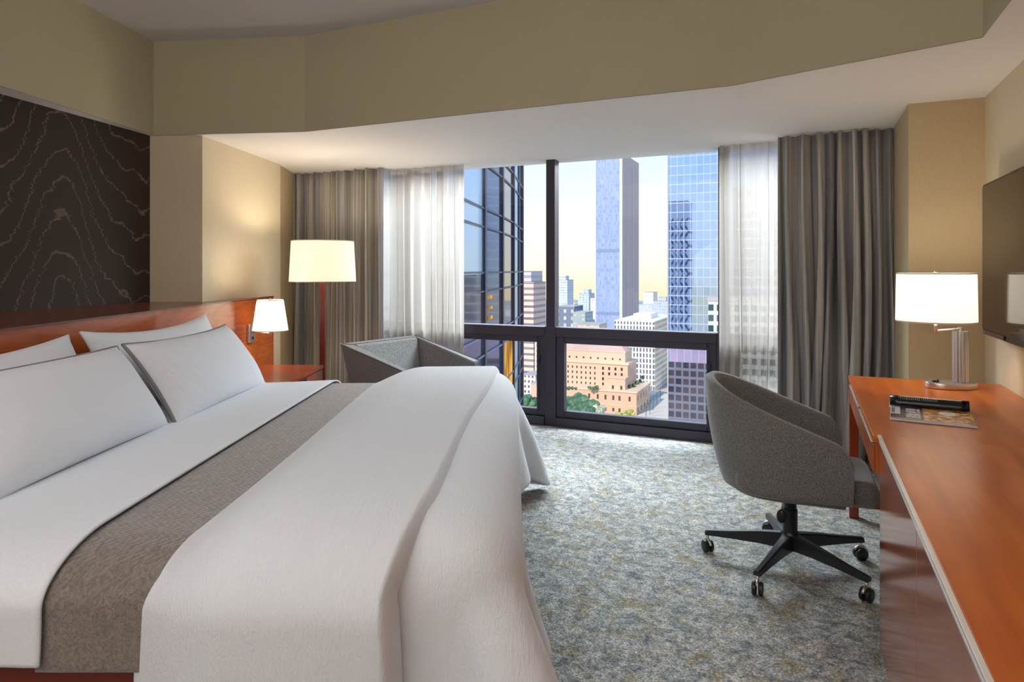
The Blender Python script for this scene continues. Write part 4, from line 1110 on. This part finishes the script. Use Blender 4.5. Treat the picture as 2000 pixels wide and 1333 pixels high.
# --- farther blocks; distance haze is painted into the pale wall colours
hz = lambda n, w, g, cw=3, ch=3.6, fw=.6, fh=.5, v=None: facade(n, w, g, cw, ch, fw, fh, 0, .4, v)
far = [
 (1108, 1070, 548, 900, 26, hz('haze_blue_residential', (.62, .72, .84), (.44, .56, .72)), 'residential_tower', 'haze-paled blue residential tower just right of the mullion, topped by a thin crown', 1),
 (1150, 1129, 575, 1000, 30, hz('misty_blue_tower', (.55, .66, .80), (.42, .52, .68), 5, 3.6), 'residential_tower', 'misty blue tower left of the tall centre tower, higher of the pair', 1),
 (1164, 1150, 583, 1000, 30, hz('misty_cream_tower', (.76, .76, .80), (.60, .62, .72), 5, 3.6), 'residential_tower', 'misty cream grey tower touching the left side of the centre tower', 0),
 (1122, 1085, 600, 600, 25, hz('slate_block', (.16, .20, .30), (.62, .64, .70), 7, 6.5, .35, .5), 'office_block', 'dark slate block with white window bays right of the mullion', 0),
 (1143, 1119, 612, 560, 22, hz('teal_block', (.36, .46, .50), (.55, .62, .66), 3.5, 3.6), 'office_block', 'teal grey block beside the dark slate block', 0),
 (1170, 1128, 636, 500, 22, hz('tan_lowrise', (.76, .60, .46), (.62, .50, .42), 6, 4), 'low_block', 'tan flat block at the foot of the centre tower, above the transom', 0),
 (1276, 1256, 572, 1150, 35, hz('haze_pale_tower', (.80, .80, .86), (.70, .72, .82)), 'residential_tower', 'haze-paled far tower right of the centre tower', 0),
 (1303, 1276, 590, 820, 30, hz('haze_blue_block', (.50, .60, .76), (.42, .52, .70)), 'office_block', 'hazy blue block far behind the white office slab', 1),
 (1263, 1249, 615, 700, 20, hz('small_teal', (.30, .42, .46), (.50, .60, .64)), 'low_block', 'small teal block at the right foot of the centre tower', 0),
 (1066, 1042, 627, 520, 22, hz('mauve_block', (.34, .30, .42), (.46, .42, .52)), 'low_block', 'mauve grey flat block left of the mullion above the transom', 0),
 (1066, 1046, 592, 1150, 30, hz('haze_blue_slab', (.66, .72, .80), (.56, .64, .76)), 'office_block', 'haze-paled blue far slab between banded tower and mullion', 0),
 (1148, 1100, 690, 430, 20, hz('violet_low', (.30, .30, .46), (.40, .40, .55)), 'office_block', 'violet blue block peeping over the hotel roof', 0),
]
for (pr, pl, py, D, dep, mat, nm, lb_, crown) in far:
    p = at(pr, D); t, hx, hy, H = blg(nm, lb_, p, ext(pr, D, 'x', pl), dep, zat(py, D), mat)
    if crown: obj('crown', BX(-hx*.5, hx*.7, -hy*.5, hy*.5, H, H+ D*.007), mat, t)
fm = [hz('far_a', (.66, .70, .76), (.50, .56, .66), 5, 4), hz('far_b', (.78, .72, .66), (.60, .58, .60), 6, 4), hz('far_c', (.50, .58, .68), (.62, .68, .76), 5, 4), hz('far_d', (.84, .82, .82), (.62, .64, .70), 7, 4)]  # far walls paled as distance haze, mixed into their colours
rs = np.random.RandomState(12)
placed = [(at((a+b)/2, D).x, at((a+b)/2, D+d_/2).y, abs(a-b)/1280*D*.7+d_*.5) for (a, b, py, D, d_, *_) in far] + [(*at(1200, 630)[:2], 45), (*at(1240, 450)[:2], 50), (*at(1150, 400)[:2], 60), (*at(1030, 475)[:2], 30)]
for k in range(70):
    D = rs.uniform(620, 1500); px = rs.uniform(760, 1330) if k > 12 else rs.uniform(1190, 1520)
    top = rs.uniform(597, 650) if D < 1000 else rs.uniform(590, 615)
    p = at(px, D); ww = rs.uniform(14, 45); H = zat(top, D)-G
    if H < 6: continue
    if any(math.hypot(p.x-a, p.y-b) < r_+ww*.75 for a, b, r_ in placed): continue
    placed.append((p.x, p.y, ww*.75))
    if 1150 < px < 1260 and D < 700: continue
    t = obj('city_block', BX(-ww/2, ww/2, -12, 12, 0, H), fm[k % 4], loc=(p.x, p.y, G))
    tag(t, 'small hazy block in the far low city', 'building', 'far low city blocks')

# --- trees, shrubs, street lamps
def leaf(name, a, b):
    m = Mat(name); n = m.noise(m.coords((.9, .9, .9)), 1, 4, .7)
    return m.end(m.bsdf(m.mix(m.sstep(n, .38, .62), a, b), .8, 0, m.bump(n, .6, .4)))
M['leafg'] = leaf('deep_green_leaves', (.02, .08, .05), (.10, .26, .12)); M['leafy'] = leaf('yellow_green_leaves', (.22, .24, .04), (.60, .58, .16)); M['leafp'] = leaf('pale_blossom_leaves', (.30, .34, .22), (.70, .70, .52))
M['bark'] = simple('bark', (.10, .07, .05), .9)
def crown_mesh(seed):
    r = random.Random(seed); bm = bmesh.new()
    for k in range(16):
        a = r.uniform(0, 6.28); q = r.uniform(0, .62); z = r.uniform(-.35, .6); s = r.uniform(.28, .48)
        g = bmesh.ops.create_icosphere(bm, subdivisions=3, radius=s)
        f = smoothnoise(seed*31+k)
        for v in g['verts']:
            d_ = 1 + .35*f(v.co.x*28, v.co.y*28, v.co.z*28); v.co = v.co*d_ + Vector((q*math.cos(a), q*math.sin(a), z))
    me = bpy.data.meshes.new('crown'); bm.to_mesh(me); bm.free()
    for p in me.polygons: p.use_smooth = True
    return me
crowns = [crown_mesh(s) for s in (1, 2, 3)]
def tree(px, D, ztop, R, mat, lbl, grp=None, nm='tree'):
    p = at(px, D); t = thing(nm, lbl, 'tree' if nm == 'tree' else 'shrub', (p.x, p.y, G), random.uniform(0, 6), grp)
    me = crowns[random.randrange(3)].copy(); me.materials.append(mat)
    c = bpy.data.objects.new('crown', me); COL.objects.link(c); c.parent = t; c.location = (0, 0, ztop-G-R*.9); c.scale = (R, R, R)
    if nm == 'tree': obj('trunk', (lambda b: (lathe(b, [(.5, 0), (.3, ztop-G-R), (0, ztop-G-R)], 10), b)[1])(bmesh.new()), M['bark'], t)
    return t
tr = 'round green tree in front of the peach hotel'
for (px, py, D, R) in ((1104, 792, 326, 5.2), (1116, 776, 335, 6.0), (1130, 770, 330, 6.4), (1143, 780, 326, 5.5), (1158, 782, 335, 4.6), (1120, 796, 315, 5), (1150, 796, 318, 4.6)):
    tree(px, D, zat(py, D), R, M['leafg'], tr, 'round green trees before the peach hotel')
tree(1165, 322, zat(792, 322), 4.4, M['leafp'], 'pale blossoming tree in front of the peach hotel')
for (px, py) in ((1222, 803), (1232, 800), (1210, 806)): tree(px, 345, zat(py, 345), 2.6, M['leafy'], 'small yellow tree by the hotel corner', 'small yellow trees by the hotel corner')
for (px, py, R, mt) in ((1030, 772, 5.0, 'leafg'), (1042, 778, 5.0, 'leafg'), (1052, 782, 4.0, 'leafg')): tree(px, 322, zat(py, 322), R, M[mt], 'green tree at the bottom of the narrow left pane', 'green trees in the narrow left pane')
tree(1026, 300, zat(796, 300), 3.4, M['leafy'], 'bright yellow green tree at the bottom of the narrow left pane')
def shrub(px, D, z0, R):
    p = at(px, D); me = crowns[random.randrange(3)].copy(); me.materials.append(M['leafg'])
    c = bpy.data.objects.new('shrub', me); COL.objects.link(c); c.location = (p.x, p.y, z0+R*.45); c.scale = (R*.8, R*.8, R*.7)
    tag(c, 'green shrub on the hotel roof terrace', 'shrub', 'roof terrace shrubs')
zp = G+Hp+.5
for px, D in ((1104, 366), (1111, 366), (1118, 367), (1125, 366), (1151, 367), (1160, 367), (1166, 368), (1222, 371), (1230, 372), (1238, 376), (1244, 384), (1250, 392), (1256, 402)): shrub(px, D, zp, random.uniform(1.3, 2.3))
M['pole'] = simple('dark_lamp_post', (.06, .06, .08), .5)
def streetlamp(px, D):
    p = at(px, D); t = thing('street_lamp', 'thin dark street lamp on the sunlit pavement by the hotel', 'street lamp', (p.x, p.y, G+.15), 0, 'street lamps along the pavement')
    bm = bmesh.new(); tube(bm, [(0, 0, 0), (0, 0, 8)], .14, 8); obj('post', bm, M['pole'], t)
    bm = bmesh.new(); tube(bm, [(0, 0, 7.9), (1.6, 0, 8.3)], .10, 6); obj('arm', bm, M['pole'], t)
    bm = bmesh.new(); box(bm, 1.3, 2.2, -.2, .2, 8.2, 8.45); obj('lamp_head', bm, M['pole'], t)
for px, D in ((1262, 352), (1269, 362), (1276, 374), (1283, 388), (1290, 402)): streetlamp(px, D)

# labels that tell the repeats apart, counted across the view from the left
ORD = ['first', 'second', 'third', 'fourth', 'fifth', 'sixth', 'seventh', 'eighth', 'ninth', 'tenth', 'eleventh', 'twelfth', 'thirteenth']
def bearing(o):
    x, y = o.location.x, o.location.y; return (x*CT + y*ST)/(-x*ST + y*CT)
for grp, txt in (('round green trees before the peach hotel', 'round green tree before the peach hotel, %s from the left'),
                 ('green trees in the narrow left pane', 'green tree low in the narrow left pane, %s from the left'),
                 ('small yellow trees by the hotel corner', 'small yellow tree by the hotel corner, %s from the left'),
                 ('street lamps along the pavement', 'thin dark street lamp on the pavement by the hotel, %s from the left'),
                 ('roof terrace shrubs', 'green shrub on the hotel roof terrace, %s from the left')):
    mem = sorted([o for o in bpy.data.objects if o.get('group') == grp], key=bearing)
    for k, o in enumerate(mem): o['label'] = txt % ORD[k]
